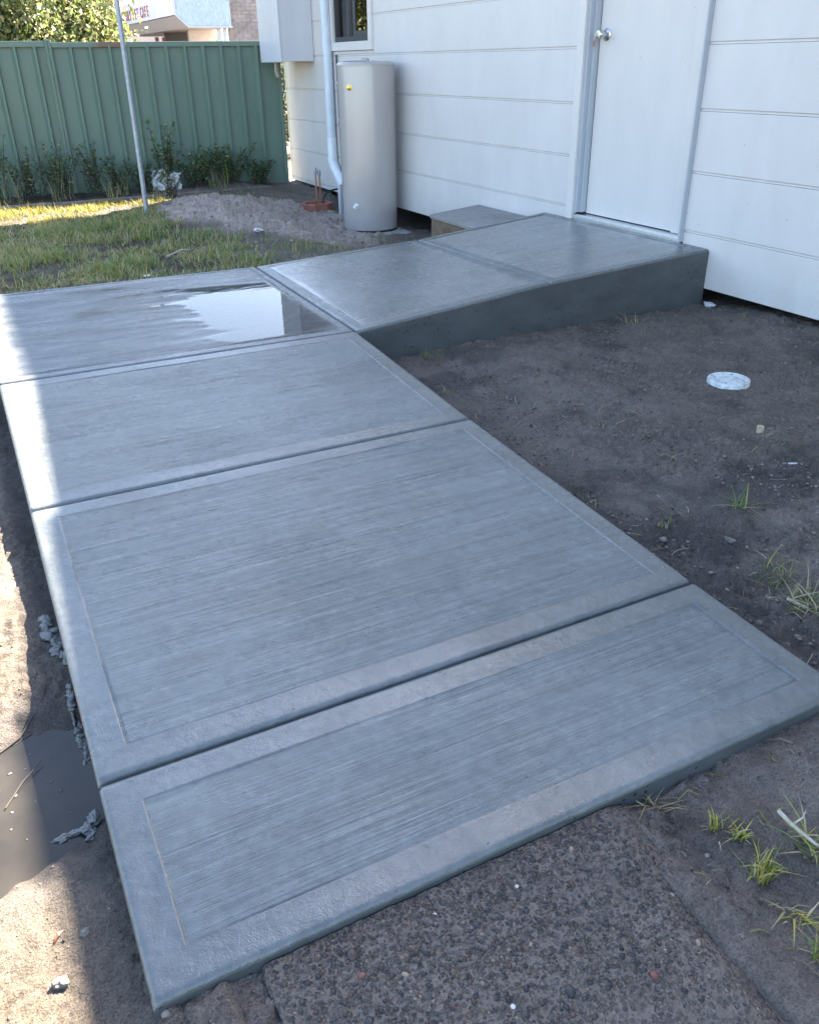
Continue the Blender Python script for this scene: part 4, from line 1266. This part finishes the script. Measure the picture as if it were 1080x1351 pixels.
def tuft(x, y, n, h, spread, pw, label, flat=0.5, w=0.0032, name='grass_tuft', grp='grass tufts on the bare soil'):
    rr = np.sqrt(RNG.uniform(0, 1, n)) * spread; aa = RNG.uniform(0, 6.28, n)
    X = x + rr * np.cos(aa); Y = y + rr * np.sin(aa)
    if pw[2] > .45: n = int(n * 2.0)
    rr = np.sqrt(RNG.uniform(0, 1, n)) * spread; aa = RNG.uniform(0, 6.28, n)
    X = x + rr * np.cos(aa); Y = y + rr * np.sin(aa)
    lay = RNG.uniform(0, 1, n) < (0.38 if pw[2] <= .45 else 0.12)
    hh_ = np.where(lay, RNG.uniform(.12, .35, n), RNG.uniform(.35, 1.1, n)) * h
    ln_ = np.where(lay, RNG.uniform(2.0, 5.0, n), RNG.uniform(0.15, 2.2 * flat, n) + 0.1)
    cc_ = np.where((lay & (RNG.uniform(0, 1, n) < .65))[:, None], pal(n, .05, .95, 0) * 1.45, pal(n, *pw) * 1.35)
    V, F, C = blades(np.stack([X, Y, ground_z(X, Y) - 0.002], -1), hh_, np.full(n, w) * RNG.uniform(.45, 1.5, n), ln_, cc_, seg=4)
    z0 = gz(x, y)
    o = np_mesh(name, V - np.array([x, y, z0]), F, M_BLADE, None, False, colors=C)
    o.location = (x, y, z0)
    return tag(o, label, 'grass', grp)


T = [
    (1.845, 2.517, 22, .075, .045, (.8, .2, 0), 'green grass tuft in the inner corner where the path turns to the landing', .6),
    (1.898, 1.785, 9, .045, .018, (.6, .4, 0), 'tiny pale tuft beside the third panel, left of the drain cover', .5),
    (2.019, 1.496, 11, .045, .02, (.2, .8, 0), 'small straw tuft alone in the soil left of the drain cover', .6),
    (1.619, 1.047, 12, .055, .016, (.8, .2, 0), 'green sprig growing right against the edge of the longest panel', .35),
    (1.720, 0.789, 12, .050, .03, (.7, .3, 0), 'low spreading green sprig near the edge of the longest panel', .9),
    (1.974, 0.740, 26, .080, .03, (.75, .1, .15), 'green weed with a broad pale blade in the middle of the soil', .7),
    (1.785, 0.438, 55, .070, .045, (.45, .4, .15), 'large sprawling green tuft beside the nearest joint, upper of two', .9),
    (1.730, 0.296, 70, .070, .05, (.3, .55, .15), 'large straw covered tuft by the right frame edge, lower of two', 1.1),
    (3.025, 2.490, 24, .060, .05, (.1, .9, 0), 'dry straw tuft at the foot of the dark landing face', 1.2),
    (3.480, 2.180, 14, .060, .03, (.4, .6, 0), 'thin dry tuft under the boards right of the landing', .7),
    (2.058, 1.130, 9, .045, .02, (.1, .9, 0), 'small dry tuft between the cork and the path', .8),
    (2.467, 1.100, 9, .050, .02, (.05, .95, 0), 'loose straw wisp lying beside the cork', 1.0),
    (1.690, 2.110, 9, .05, .02, (.5, .5, 0), 'thin wisp by the path edge below the inner corner', .8),
    (1.009, -0.124, 16, .040, .012, (.2, .1, .7), 'upright yellow tuft beside the old path, uppermost of the yellow tufts', .25),
    (1.025, -0.162, 22, .035, .014, (.3, .1, .6), 'yellow green tuft just below the uppermost yellow tuft', .4),
    (1.003, -0.235, 34, .048, .022, (.2, .1, .7), 'biggest bright yellow tuft on the mud right of the old path', .35),
    (0.985, -0.325, 14, .030, .018, (0, .3, .7), 'flattened straw yellow tuft low beside the old path', 1.3),
    (0.962, -0.395, 30, .045, .018, (.4, 0, .6), 'yellow tuft at the bottom right corner of the view', .3),
    (1.125, -0.255, 60, .050, .04, (.4, .3, .3), 'messy green and yellow tuft by the pale stick', 1.0),
    (0.950, -0.020, 26, .050, .022, (.1, .9, 0), 'dry grass caught in the corner between new slab and old path', .9),
]
for t in T: tuft(*t)

# long pale sprigs under the boards by the landing
tuft(3.50, 5.25, 34, .14, .06, (.6, .35, 0.05), 'tall sprigs growing beside the old concrete step', .3, .003)
tuft(3.05, 5.75, 60, .10, .14, (.7, .3, 0), 'grass clump in front of the water heater pad', .4, .003)

# weeds along the fence
def leafmesh(P, S, N_, cols):
    """diamond leaves: P centre, S size, N_ direction (n,3)"""
    n = len(P)
    d = N_ / np.linalg.norm(N_, axis=1, keepdims=True)
    r_ = RNG.normal(0, 1, (n, 3)); u = np.cross(d, r_); u /= np.linalg.norm(u, axis=1, keepdims=True)
    w = np.cross(d, u)
    a = P - d * S[:, None] * .5; b_ = P + u * S[:, None] * .26 + w * S[:, None] * .08; c = P + d * S[:, None] * .5; e = P - u * S[:, None] * .26 + w * S[:, None] * .08
    V = np.stack([a, b_, c, e], 1).reshape(-1, 3)
    F = np.arange(n * 4).reshape(n, 4)
    return V, F, np.repeat(cols, 4, 0)


LG = np.array([(0.070, 0.130, 0.042), (0.105, 0.170, 0.052), (0.050, 0.095, 0.034), (0.140, 0.185, 0.065)])


def weed(x, y, h, wd, nst, nl, ls, label, pale=0.0, upright=1.0):
    nst = int(nst * 1.5); nl = int(nl * .62); ls = ls * 0.66; wd = wd * 1.3; h = h * random.uniform(.85, 1.2)
    z = gz(x, y)
    w = thing('weed', (x, y, z), label, 'weed', 'weeds along the fence')
    mb = MB(); LP, LD = [], []
    for s in range(nst):
        a = random.uniform(0, 6.28); l = random.uniform(.1, 1.0) * wd
        top = Vector((x + l * math.cos(a), y + l * math.sin(a) * .6, z + h * random.uniform(.55, 1.0)))
        b0 = Vector((x + random.uniform(-.3, .3) * wd, y + random.uniform(-.2, .2) * wd, z - 0.01))
        mid = b0.lerp(top, .5) + Vector((0, 0, .08 * h * upright))
        mb.tube([b0, mid, top], [0.004, 0.003, 0.0012], 5)
        for k in range(nl):
            t = random.uniform(.12, 1.0)
            p = b0.lerp(mid, t * 2) if t < .5 else mid.lerp(top, t * 2 - 1)
            a2 = random.uniform(0, 6.28); d = Vector((math.cos(a2), math.sin(a2), random.uniform(-.3, .6)))
            LP.append(p + d * ls * .5); LD.append(d)
    mb.build('stem', M_LEAF if False else M_TWIG, w)
    LP = np.array([tuple(p) for p in LP]); LD = np.array([tuple(p) for p in LD]); nn = len(LP)
    pale = max(pale, .10)
    cc = LG[RNG.choice(4, nn)] * RNG.uniform(.7, 1.5, (nn, 1)) * random.uniform(.8, 1.35)
    if pale: cc = np.where((RNG.uniform(0, 1, nn) < pale)[:, None], np.array((0.30, 0.27, 0.15)), cc)
    V, F, C = leafmesh(LP, ls * RNG.uniform(.6, 1.3, nn), LD, cc)
    np_mesh('leaves', V - ORIG[w], F, M_LEAF, w, False, colors=C)


weed(2.12, 8.95, .66, .17, 14, 44, .06, 'tall leafy green weed growing behind the pole', 0, 1.2)
weed(1.36, 9.00, .62, .17, 13, 40, .05, 'ferny upright weed by the fence post, left of the pole', 0.03, 1.2)
weed(1.60, 8.98, .34, .24, 18, 34, .05, 'low dark weed clump between the ferny weed and the pole', .05)
weed(1.86, 8.92, .32, .22, 18, 34, .05, 'low dark weed clump just left of the pole', .03)
weed(2.45, 8.98, .38, .28, 24, 38, .055, 'bushy dark weed right of the white plastic sheet')
weed(2.80, 8.98, .36, .28, 24, 38, .055, 'bushy dark weed in front of the middle of the right fence bay')
weed(3.12, 8.90, .32, .24, 20, 34, .05, 'low dark weed at the house end of the fence')
weed(1.05, 9.02, .48, .25, 20, 32, .05, 'weed clump at the foot of the fence post', .15)
weed(0.72, 9.02, .52, .28, 20, 30, .05, 'weed clump with pale seed heads left of the fence post', .25)
weed(0.35, 9.00, .58, .30, 22, 32, .05, 'leftmost tangle of weeds at the edge of the view', .3)
weed(1.98, 8.30, .30, .14, 12, 22, .04, 'grassy weed at the edge of the soil pile right of the pole', .3)

# seed-head grasses
for (x, y, n_, h_, lab) in ((0.55, 8.80, 40, .42, 'tall grass with pale seed heads at the left end of the fence'), (1.00, 8.82, 30, .36, 'straw coloured seeding grass in front of the fence post'), (1.92, 8.35, 46, .26, 'bright grass clump right beside the pole'), (0.20, 8.78, 40, .40, 'seeding grass furthest left under the fence'), (1.55, 8.80, 46, .30, 'green long grass between fence post and pole'), (2.62, 8.84, 46, .26, 'long grass in front of the bushy weeds right of the pole')):
    tuft(x, y, n_, h_, .12, (.3, .55, .15), lab, .45, .005, 'tall_grass', 'tall grass along the fence')

# white plastic caught in the weeds
ps = thing('plastic_sheet', (2.06, 8.86, 0.03), 'crumpled white plastic sheet caught in the weeds behind the pole', 'plastic sheet')
u = np.linspace(-1, 1, 22); U, V2 = np.meshgrid(u, u)
cr = fbm(U + 3, V2, 1.7, 4)
Pp = np.stack([2.08 + 0.15 * U + 0.03 * fbm(V2, U * 2, 1.4, 3), 8.90 + 0.07 * cr + 0.05 * V2, 0.06 + 0.12 * (V2 + 1) * (0.75 + 0.3 * pnoise(U * 1.6, U * 0 + 2)) + 0.03 * fbm(U, V2, 2.6, 3)], -1).reshape(-1, 3)
ii = np.arange(U.size).reshape(U.shape)
Fs = np.stack([ii[:-1, :-1], ii[:-1, 1:], ii[1:, 1:], ii[1:, :-1]], -1).reshape(-1, 4)
np_mesh('sheet', Pp - ORIG[ps], Fs, M_PAPER, ps)

# ------------------------------------------------------------------ crumbs, litter and small things
def crumbs(name, n, xr, yr, smin, smax, colf, label, cat, cond=None, base=I1):
    x = RNG.uniform(*xr, n); y = RNG.uniform(*yr, n)
    if cond is not None:
        k = cond(x, y); x, y = x[k], y[k]
    n = len(x)
    s = smin + (smax - smin) * RNG.power(0.45, n) ** 2
    o = lumps(name, np.stack([x, y, ground_z(x, y) + s * 0.15], -1), s, colf(n), M_CRUMB, None, base, (0.5, 0.9), 0.42, False)
    return tag(o, label, cat, kind='stuff')


dark = lambda n: np.array([(0.150, 0.120, 0.104)]) * RNG.uniform(.45, 1.9, (n, 1))
sandc = lambda n: np.array([(0.16, 0.125, 0.09)]) * RNG.uniform(.35, 1.5, (n, 1))
crumbs('soil_crumbs', 36000, (1.48, 3.6), (-0.7, 2.58), .0009, .0066, dark, 'dark crumbs of damp soil scattered right of the path', 'soil', lambda x, y: (RNG.uniform(0, 1, len(x)) < 0.3 + 0.7 * sstep(0, .4, fbm(x, y, 3, 3))))
crumbs('path_edge_clods', 900, (1.50, 1.72), (0.0, 1.9), .002, .011, dark, 'dark clods heaped along the right edge of the path', 'soil', lambda x, y: RNG.uniform(0, 1, len(x)) < sstep(.24, .02, x - 1.5) * (0.35 + sstep(-.1, .5, fbm(x, y, 4, 2))))
crumbs('mud_crumbs', 1500, (0.86, 1.5), (-0.7, -0.01), .0008, .004, dark, 'mud crumbs beside the old path', 'soil')
crumbs('sand_crumbs', 4200, (-0.55, 0.0), (-0.6, 2.4), .0006, .0030, sandc, 'sand crumbs and grit left of the path', 'sand', lambda x, y: (ground_z(x, y) > WATER + .004))
crumbs('corner_crumbs', 260, (0.0, 0.17), (-0.4, -0.005), .0015, .010, dark, 'mud crumbs in the corner left of the old path', 'soil')
crumbs('pile_crumbs', 5000, (1.4, 3.4), (5.0, 8.4), .002, .013, lambda n: np.array([(0.33, 0.285, 0.255)]) * RNG.uniform(.5, 1.5, (n, 1)), 'clods on the pale soil pile near the water heater', 'soil', lambda x, y: RNG.uniform(0, 1, len(x)) < 0.15 + pile_mask(x, y))

# straw litter
def slivers(name, n, xr, yr, l0, l1, label, colsp):
    x = RNG.uniform(*xr, n); y = RNG.uniform(*yr, n); a = RNG.uniform(0, 3.14, n); L = RNG.uniform(l0, l1, n)
    dx, dy = np.cos(a) * L / 2, np.sin(a) * L / 2
    w = RNG.uniform(.0006, .0014, n)
    mx = RNG.normal(0, .12, n) * L
    rows_ = []
    for (t, k) in ((-1, 0), (0, 1), (1, 0)):
        cx = x + dx * t - np.sin(a) * mx * k; cy = y + dy * t + np.cos(a) * mx * k
        z = ground_z(cx, cy) + .004 + .004 * k
        for s in (-1, 1): rows_.append(np.stack([cx - np.sin(a) * w * s, cy + np.cos(a) * w * s, z], -1))
    V = np.stack(rows_, 1); f = np.array([(0, 1, 3, 2), (2, 3, 5, 4)])
    F = (f[None] + (np.arange(n) * 6)[:, None, None]).reshape(-1, 4)
    o = np_mesh(name, V.reshape(-1, 3), F, M_BLADE, None, False, colors=np.repeat(colsp, 6, 0))
    return tag(o, label, 'straw', kind='stuff')


slivers('straw_litter', 420, (1.55, 3.6), (-0.5, 2.55), .015, .07, 'thin dry straw and roots strewn over the damp soil', pal(420, .05, .95, 0) * 1.15)
slivers('root_litter', 120, (0.90, 1.5), (-0.6, -0.02), .01, .05, 'fine roots and straw on the mud by the old path', pal(120, .1, .8, .1) * .8)


from mathutils import noise as mnoise


def rough_blob(c, r, amp, fr, seed, base):
    bv, bf = base
    V = []
    for p in bv:
        q = Vector(p)
        d = 1 + amp * mnoise.fractal(q * fr + Vector((seed * 3.1, seed, -seed)), 0.9, 2.1, 4) + amp * 0.6 * (abs(mnoise.noise(q * fr * .6 + Vector((seed, 0, 0)))) - .3)
        V.append((c[0] + p[0] * r[0] * d, c[1] + p[1] * r[1] * d, c[2] + p[2] * r[2] * d))
    return np.array(V), bf


I4 = ico(4)


def lump_thing(name, x, y, z, s, matl, label, cat, sq=(.6, .8), grp=None, jag=.18, base=None):
    v, bf = rough_blob((0, 0, 0), (s * random.uniform(1.0, 1.5), s * random.uniform(.7, 1.0), s * random.uniform(*sq)), jag * 2.2, 1.3, x * 7 + y * 3, I3)
    a = random.uniform(0, 6.28); c, s_ = math.cos(a), math.sin(a)
    v = np.stack([c * v[:, 0] - s_ * v[:, 1], s_ * v[:, 0] + c * v[:, 1], v[:, 2]], -1)
    o = np_mesh(name, v, bf, matl, None, True)
    auto_smooth(o.data, 30)
    o.location = (x, y, z)
    return tag(o, label, cat, grp)


lump_thing('stone', -0.120, 0.138, gz(-.12, .138) + .003, .010, M_STONE, 'pale angular stone on the sunlit sand at the bottom left', 'stone')
lump_thing('stone', -0.072, 0.215, gz(-.072, .215) + .001, .008, M_STONE, 'dark stone in the shade left of the nearest panel', 'stone')
lump_thing('stone', 1.075, -0.02, gz(1.075, -.02) - .001, .014, M_STONE, 'flat grey stone half sunk in mud near the right end of the nearest panel', 'stone', (.25, .35))
lump_thing('stone', 1.80, 0.62, gz(1.80, .62) + .001, .012, M_STONE, 'small grey clod lying by the large grass tufts', 'stone', (.4, .6))
leafo = MB().add([(-.122, .215, 0), (-.112, .222, .006), (-.104, .232, .002), (-.114, .228, .007)], [(0, 1, 2, 3)]).build('fallen_leaf', M_REDLEAF)
leafo.location = (0, 0, gz(-.112, .222) + 0.003); tag(leafo, 'small red fallen leaf on the sunlit sand', 'leaf')
tw = MB().tube([(-0.24, .72, gz(-.24, .72) + .004), (-0.19, .765, gz(-.19, .765) + .004), (-0.13, .80, gz(-.13, .80) + .004), (-0.07, .87, gz(-.07, .87) + .004), (-0.05, .93, gz(-.05, .93) + .003)], [.0022, .002, .0018, .0015, .0008], 6).build('twig', M_TWIG, smooth=True)
tag(tw, 'thin dark twig bent across the sand above the muddy puddle', 'twig')
tw = MB().tube([(-0.175, .60, -.083), (-0.135, .66, -.081), (-0.095, .70, -.078)], [.0012, .0015, .0008], 6).build('twig', M_TWIG, smooth=True)
tag(tw, 'short dark twig floating in the muddy puddle', 'twig')
sk = MB().tube([(1.118, -.165, -.012), (1.112, -.20, -.010), (1.118, -.245, -.014), (1.13, -.29, -.018)], [.0045, .0038, .003, .0015], 7)
sk.tube([(1.112, -.20, -.010), (1.13, -.205, .004), (1.142, -.20, .012)], [.0022, .0016, .0008], 6)
sk = sk.build('stick', M_STICK, smooth=True); tag(sk, 'forked pale dry stick on the mud at the right', 'stick')
sk = MB().tube([(1.70, .325, gz(1.70, .325) + .005), (1.735, .285, gz(1.735, .285) + .007)], [.0045, .004], 7).build('stick', M_STICK, smooth=True)
tag(sk, 'short bleached stick under the lower large grass tuft', 'stick')
sk = MB().tube([(2.36, .92, gz(2.36, .92) + .004), (2.40, .895, gz(2.40, .895) + .005)], [.004, .0035], 7).build('stick', M_PAPER, smooth=True)
tag(sk, 'short white stick lying below the cork', 'stick')
sk = MB().tube([(1.16, 4.90, gz(1.16, 4.9) + .02), (1.28, 4.98, gz(1.28, 4.98) + .045), (1.36, 5.06, gz(1.36, 5.06) + .03)], [.007, .006, .003], 7).build('stick', M_STICK, smooth=True)
tag(sk, 'pale bare stick lying in the grass just behind the wet panel', 'stick')
ck = MB().lathe([(.0125, -.004), (.0135, .004), (.013, .026), (.010, .0275), (.002, .0265)], (2.490, 1.145, gz(2.49, 1.145)), 'Z', 18).build('cork', M_CORK, smooth=True)
tag(ck, 'small tan cork standing in the soil below the drain cover', 'cork')
# scraps
sc_ = lump_thing('plaster_scrap', 3.60, 2.535, gz(3.6, 2.535) + .012, .030, M_PAPER, 'white crumpled scrap at the corner of the landing and the boards', 'scrap', (.35, .5), None, .3)
sc_ = lump_thing('plaster_scrap', 2.02, 5.62, gz(2.02, 5.62) + .014, .026, M_PAPER, 'white torn scrap on the soil behind the path joint', 'scrap', (.4, .7), None, .45)
sc_ = lump_thing('plaster_scrap', 0.92, 4.36, gz(.92, 4.36) + .014, .018, M_PAPER, 'small white scrap in the grass at the far edge of the wet panel', 'scrap', (.4, .5), None, .2)

# cement slurry spilled along the left edge and a lump of it in the puddle
def slurry(name, blobs, label, base=None):
    Vs, Fs_, nb = [], [], 0
    for k, (x, y, z, rx, ry, rz_) in enumerate(blobs):
        v, f_ = rough_blob((x, y, z), (rx, ry, rz_), .55, 1.5, k * 1.7 + x * 11 + y * 5, base or I4)
        Vs.append(v); Fs_.append(f_ + nb); nb += len(v)
    o = np_mesh(name, np.concatenate(Vs), np.concatenate(Fs_), M_SLURRY, None, True)
    return tag(o, label, 'cement')


rb = random.Random(4)
slurry('cement_spill', [(-.030 + .030 * t + rb.gauss(0, .008), 1.15 - .17 * t, gz(-.02, 1.15 - .17 * t) + .002, rb.uniform(.008, .020), rb.uniform(.010, .022), rb.uniform(.004, .009)) for t in [k / 13 for k in range(14)]], 'grey cement spill below the left edge of the longest panel', I3)
slurry('cement_scum', [(-.006 - .010 * abs(math.sin(5 * t)) + rb.gauss(0, .003), .88 - .30 * t, min(gz(-.012, .88 - .30 * t) + .003, -.070 + .06 * (1 - t)), rb.uniform(.003, .009), rb.uniform(.005, .012), rb.uniform(.003, .008)) for t in [k / 45 for k in range(46)]], 'crusty line of cement scum between the puddle and the slab', I3)
slurry('cement_lump', [(-.082, .470, -.086, .017, .008, .006), (-.060, .472, -.085, .014, .007, .006)], 'flat grey cement lump at the front of the puddle, left of two')
slurry('cement_lump', [(-.034, .466, -.082, .013, .014, .009), (-.020, .486, -.076, .012, .016, .008), (-.030, .450, -.084, .012, .010, .006)], 'taller grey cement lump against the slab, right of two')
fx = np.array([(-.115, .74), (-.13, .70), (-.075, .71), (-.10, .66), (-.085, .635), (-.07, .60), (-.155, .63), (-.165, .585), (-.16, .70), (-.185, .66), (-.12, .595), (-.17, .54), (-.145, .50), (-.06, .53), (-.05, .455), (-.2, .6), (-.195, .72), (-.21, .52)])
fs_ = RNG.uniform(.0010, .0044, len(fx))
fo = lumps('foam_flecks', np.column_stack([fx, np.full(len(fx), WATER + .0006)]), fs_, np.full((len(fx), 3), .12) * RNG.uniform(.7, 1.3, (len(fx), 1)), M_CRUMB, None, I2, (.12, .2), .35)
tag(fo, 'pale flecks of cement foam floating on the muddy puddle', 'foam', kind='stuff')

# ------------------------------------------------------------------ beyond the fence
def tree(name, x, y, h, rad, zc, n, ls, cols, label, trunk=.10, seed=3, cl=26):
    rng = np.random.default_rng(seed)
    z = gz(x, y)
    t = thing(name, (x, y, z), label, 'tree', 'trees beyond the fence')
    mb = MB()
    mb.tube([(x, y, z - .1), (x + .05, y + .03, z + zc * .5), (x - .03, y, z + zc)], [trunk, trunk * .8, trunk * .55], 10)
    C = []
    for k in range(cl):
        d = rng.normal(0, 1, 3); d /= np.linalg.norm(d); q = rng.uniform(.35, 1.0) ** .6
        c = np.array([x, y, z + zc]) + d * q * np.array([rad, rad * .8, (h - zc) * .95]) * .82
        c[2] = max(c[2], z + .35)
        C.append(c)
        if k < 9: mb.tube([(x, y, z + zc * random.uniform(.5, .95)), tuple((np.array([x, y, z + zc]) + c) / 2 + np.array([0, 0, .1])), tuple(c)], [trunk * .4, trunk * .25, .012], 6)
    mb.build('trunk', M_BARK, t, smooth=True)
    C = np.array(C)
    which = rng.integers(0, cl, n)
    P = C[which] + rng.normal(0, 1, (n, 3)) * np.array([rad, rad, rad]) * 0.17
    P[:, 2] = np.maximum(P[:, 2], z + .15)
    dirs = rng.normal(0, 1, (n, 3)) + np.array([0, 0, -.5])
    cc = cols[rng.integers(0, len(cols), n)] * rng.uniform(.6, 1.35, (n, 1)) * (0.75 + 0.5 * rng.random(cl))[which][:, None]
    V, F, Cc = leafmesh(P, ls * rng.uniform(.6, 1.4, n), dirs, cc)
    np_mesh('crown', V - ORIG[t], F, M_LEAF, t, False, colors=Cc)


OL = np.array([(0.11, 0.15, 0.045), (0.17, 0.20, 0.06), (0.25, 0.24, 0.10), (0.08, 0.11, 0.045), (0.30, 0.26, 0.13)])
YG = np.array([(0.26, 0.28, 0.04), (0.36, 0.33, 0.06), (0.20, 0.25, 0.045), (0.38, 0.33, 0.11), (0.38, 0.19, 0.05)])
GG = np.array([(0.10, 0.115, 0.06), (0.15, 0.15, 0.09), (0.07, 0.085, 0.045), (0.2, 0.19, 0.13)])
tree('bushy_tree', 1.55, 12.6, 2.9, 1.15, 1.7, 22000, .068, OL, 'dark olive bushy tree behind the fence, beside the yellow one', seed=5, cl=34)
tree('yellow_tree', 2.12, 12.9, 2.8, 0.50, 1.6, 11000, .068, YG, 'yellow green tree with orange leaves beyond the fence, left of the shop', seed=8, cl=26)
tree('grey_tree', 0.45, 13.0, 2.9, 0.95, 1.7, 9000, .08, GG, 'grey green tree at the left edge beyond the fence', seed=13, cl=24)
tree('yellow_tree', -0.6, 15.4, 2.8, 1.1, 1.5, 9000, .09, YG * .9, 'large yellowing tree outside the left edge beyond the fence', seed=21, cl=26)
tree('garden_shrub', 4.55, 12.2, 1.5, 0.75, .7, 5000, .07, GG, 'sunlit grey green shrub seen through the gap at the house corner', .03, seed=31, cl=16)

# shop with a signed awning
SY = 32.0
shop = thing('shop', (9.5, SY, -0.1), 'shop with a white signed awning, corrugated end and brick wall beyond the fence', 'shop')
SX0 = 8.06
pr = [(SX0, 2.72), (8.43, 2.37), (9.96, 2.37), (9.96, 3.75), (SX0, 3.42)]
v = [(p[0], SY, p[1]) for p in pr] + [(p[0], SY + 10.5, p[1]) for p in pr]
k = len(pr)
mbs = MB().add(v, [tuple(range(k))[::-1], tuple(range(k, 2 * k))], 0)
mbs.add(v, [(0, 1, 1 + k, k), (1, 2, 2 + k, 1 + k), (3, 4, 4 + k, 3 + k), (2, 3, 3 + k, 2 + k)], 1)
mbs.build('awning', [M_SHOPWHITE, M_SOFFIT], shop)
MB().box((SX0 - 0.05, SY - 0.02, 2.735), (SX0 - 0.004, SY + 10.5, 3.44)).build('sign_fascia', M_SHOPFASCIA, shop)
# corrugated sheet on the end, vertical ribs
v, f_ = [], []
xs = np.linspace(SX0 + 0.03, 9.94, 150)
for i, x_ in enumerate(xs):
    zb = 2.40 + max(0, (8.43 - x_)) * (0.35 / 0.37)
    o_ = 0.022 * math.sin(i * math.pi / 2.5)
    v += [(x_, SY - 0.03 + o_, zb + .02), (x_, SY - 0.03 + o_, 3.41 + (x_ - SX0) * .17)]
for i in range(len(xs) - 1): f_.append((2 * i, 2 * i + 2, 2 * i + 3, 2 * i + 1))
MB().add(v, f_).build('corrugated_end', M_CORR, shop)
MB().tube([(SX0 - .02, SY - .06, 3.43), (SX0 - .02, SY - .06, 2.73), (8.43, SY - .06, 2.375), (9.98, SY - .06, 2.375)], .035, 4).build('edge_trim', M_TRIM, shop)
# wall under the awning, posts, brick wall
MB().box((9.0, SY + 2.2, -0.1), (9.98, SY + 2.4, 2.36)).box((10.3, SY + 2.41, -0.1), (10.5, SY + 10.4, 2.36)).build('shop_wall', M_SHOPWALL, shop)
MB().box((8.75, SY + 5.0, -0.1), (10.29, SY + 5.1, 2.36)).build('shop_window', M_SHOPDARK, shop)
for x_ in (8.35, 8.62):
    MB().box((x_, SY + 4.8, -0.1), (x_ + 0.12, SY + 4.95, 2.2)).build('door_panel', M_SHOPRED, shop)
for x_ in (9.52, 9.74):
    MB().box((x_, SY + 0.2, -0.1), (x_ + 0.11, SY + 0.32, 2.365)).build('post', M_SHOPWHITE, shop)
MB().box((9.985, SY + 0.36, -0.1), (13.4, SY + 0.60, 4.2)).build('brick_backing', M_MORTAR, shop)
mb = MB(); rowh = 0.118
for rI in range(26):
    z_ = 1.25 + rI * rowh
    off = 0.16 if rI % 2 else 0
    for c_ in range(11):
        x_ = 9.99 + c_ * 0.32 - off
        a, b_ = max(x_, 9.988), min(x_ + 0.305, 13.39)
        if b_ - a > .03: mb.box((a, SY + 0.335 + random.uniform(-.006, .006), z_), (b_, SY + 0.359, z_ + rowh - .016))
bw = mb.build('brickwork', M_BRICK, shop); bw['kind'] = 'stuff'


def text(body, size, loc, rot, matl, parent, nm='sign_lettering'):
    cu = bpy.data.curves.new(nm, 'FONT'); cu.body = body; cu.size = size; cu.extrude = 0.006; cu.space_character = 1.05; cu.offset = 0.006
    o = bpy.data.objects.new(nm, cu); COL.objects.link(o)
    dg = bpy.context.evaluated_depsgraph_get()
    me = bpy.data.meshes.new_from_object(o.evaluated_get(dg))
    bpy.data.objects.remove(o)
    me.materials.clear(); me.materials.append(matl)
    q = bpy.data.objects.new(nm, me); COL.objects.link(q)
    q.rotation_euler = rot; q.location = Vector(loc) - Vector(tuple(ORIG[parent])); q.parent = parent
    return q


# the fascia faces -X, letters read from far (left) to near (right)
yy = SY + 9.0
for ch in 'SBURY PET CAFE':
    if ch != ' ': text(ch, 0.50, (SX0 - 0.058, yy, 2.86), (R(90), 0, R(-90)), M_SIGNRED, shop, 'letter')
    yy -= 0.40 if ch != ' ' else 0.25
MB().lathe([(0.20, 0), (0.20, .01), (.17, .012), (.01, .012)][::-1], (SX0 - 0.064, SY + 9.35, 3.05), 'X', 20).build('sign_logo', M_SIGNORANGE, shop)

# neighbour's tiled house behind
nh = thing('tiled_house', (7.0, 44, -0.1), 'tiled roof and beige gutter of a house seen above the shop awning', 'house')
MB().box((5.2, 44, -0.1), (13, 52, 3.55)).build('wall', M_SHOPWALL, nh)
MB().box((4.9, 43.5, 3.56), (13.3, 43.62, 3.75)).build('gutter', M_GUTTER, nh)
mb = MB()
for i in range(12):
    mb.hexa([(4.9, 43.6 + i * .38, 3.72 + i * .16), (13.3, 43.6 + i * .38, 3.72 + i * .16), (13.3, 44.05 + i * .38, 3.86 + i * .16), (4.9, 44.05 + i * .38, 3.86 + i * .16), (4.9, 43.6 + i * .38, 3.77 + i * .16), (13.3, 43.6 + i * .38, 3.77 + i * .16), (13.3, 44.05 + i * .38, 3.91 + i * .16), (4.9, 44.05 + i * .38, 3.91 + i * .16)])
mb.build('roof', M_TILE, nh)
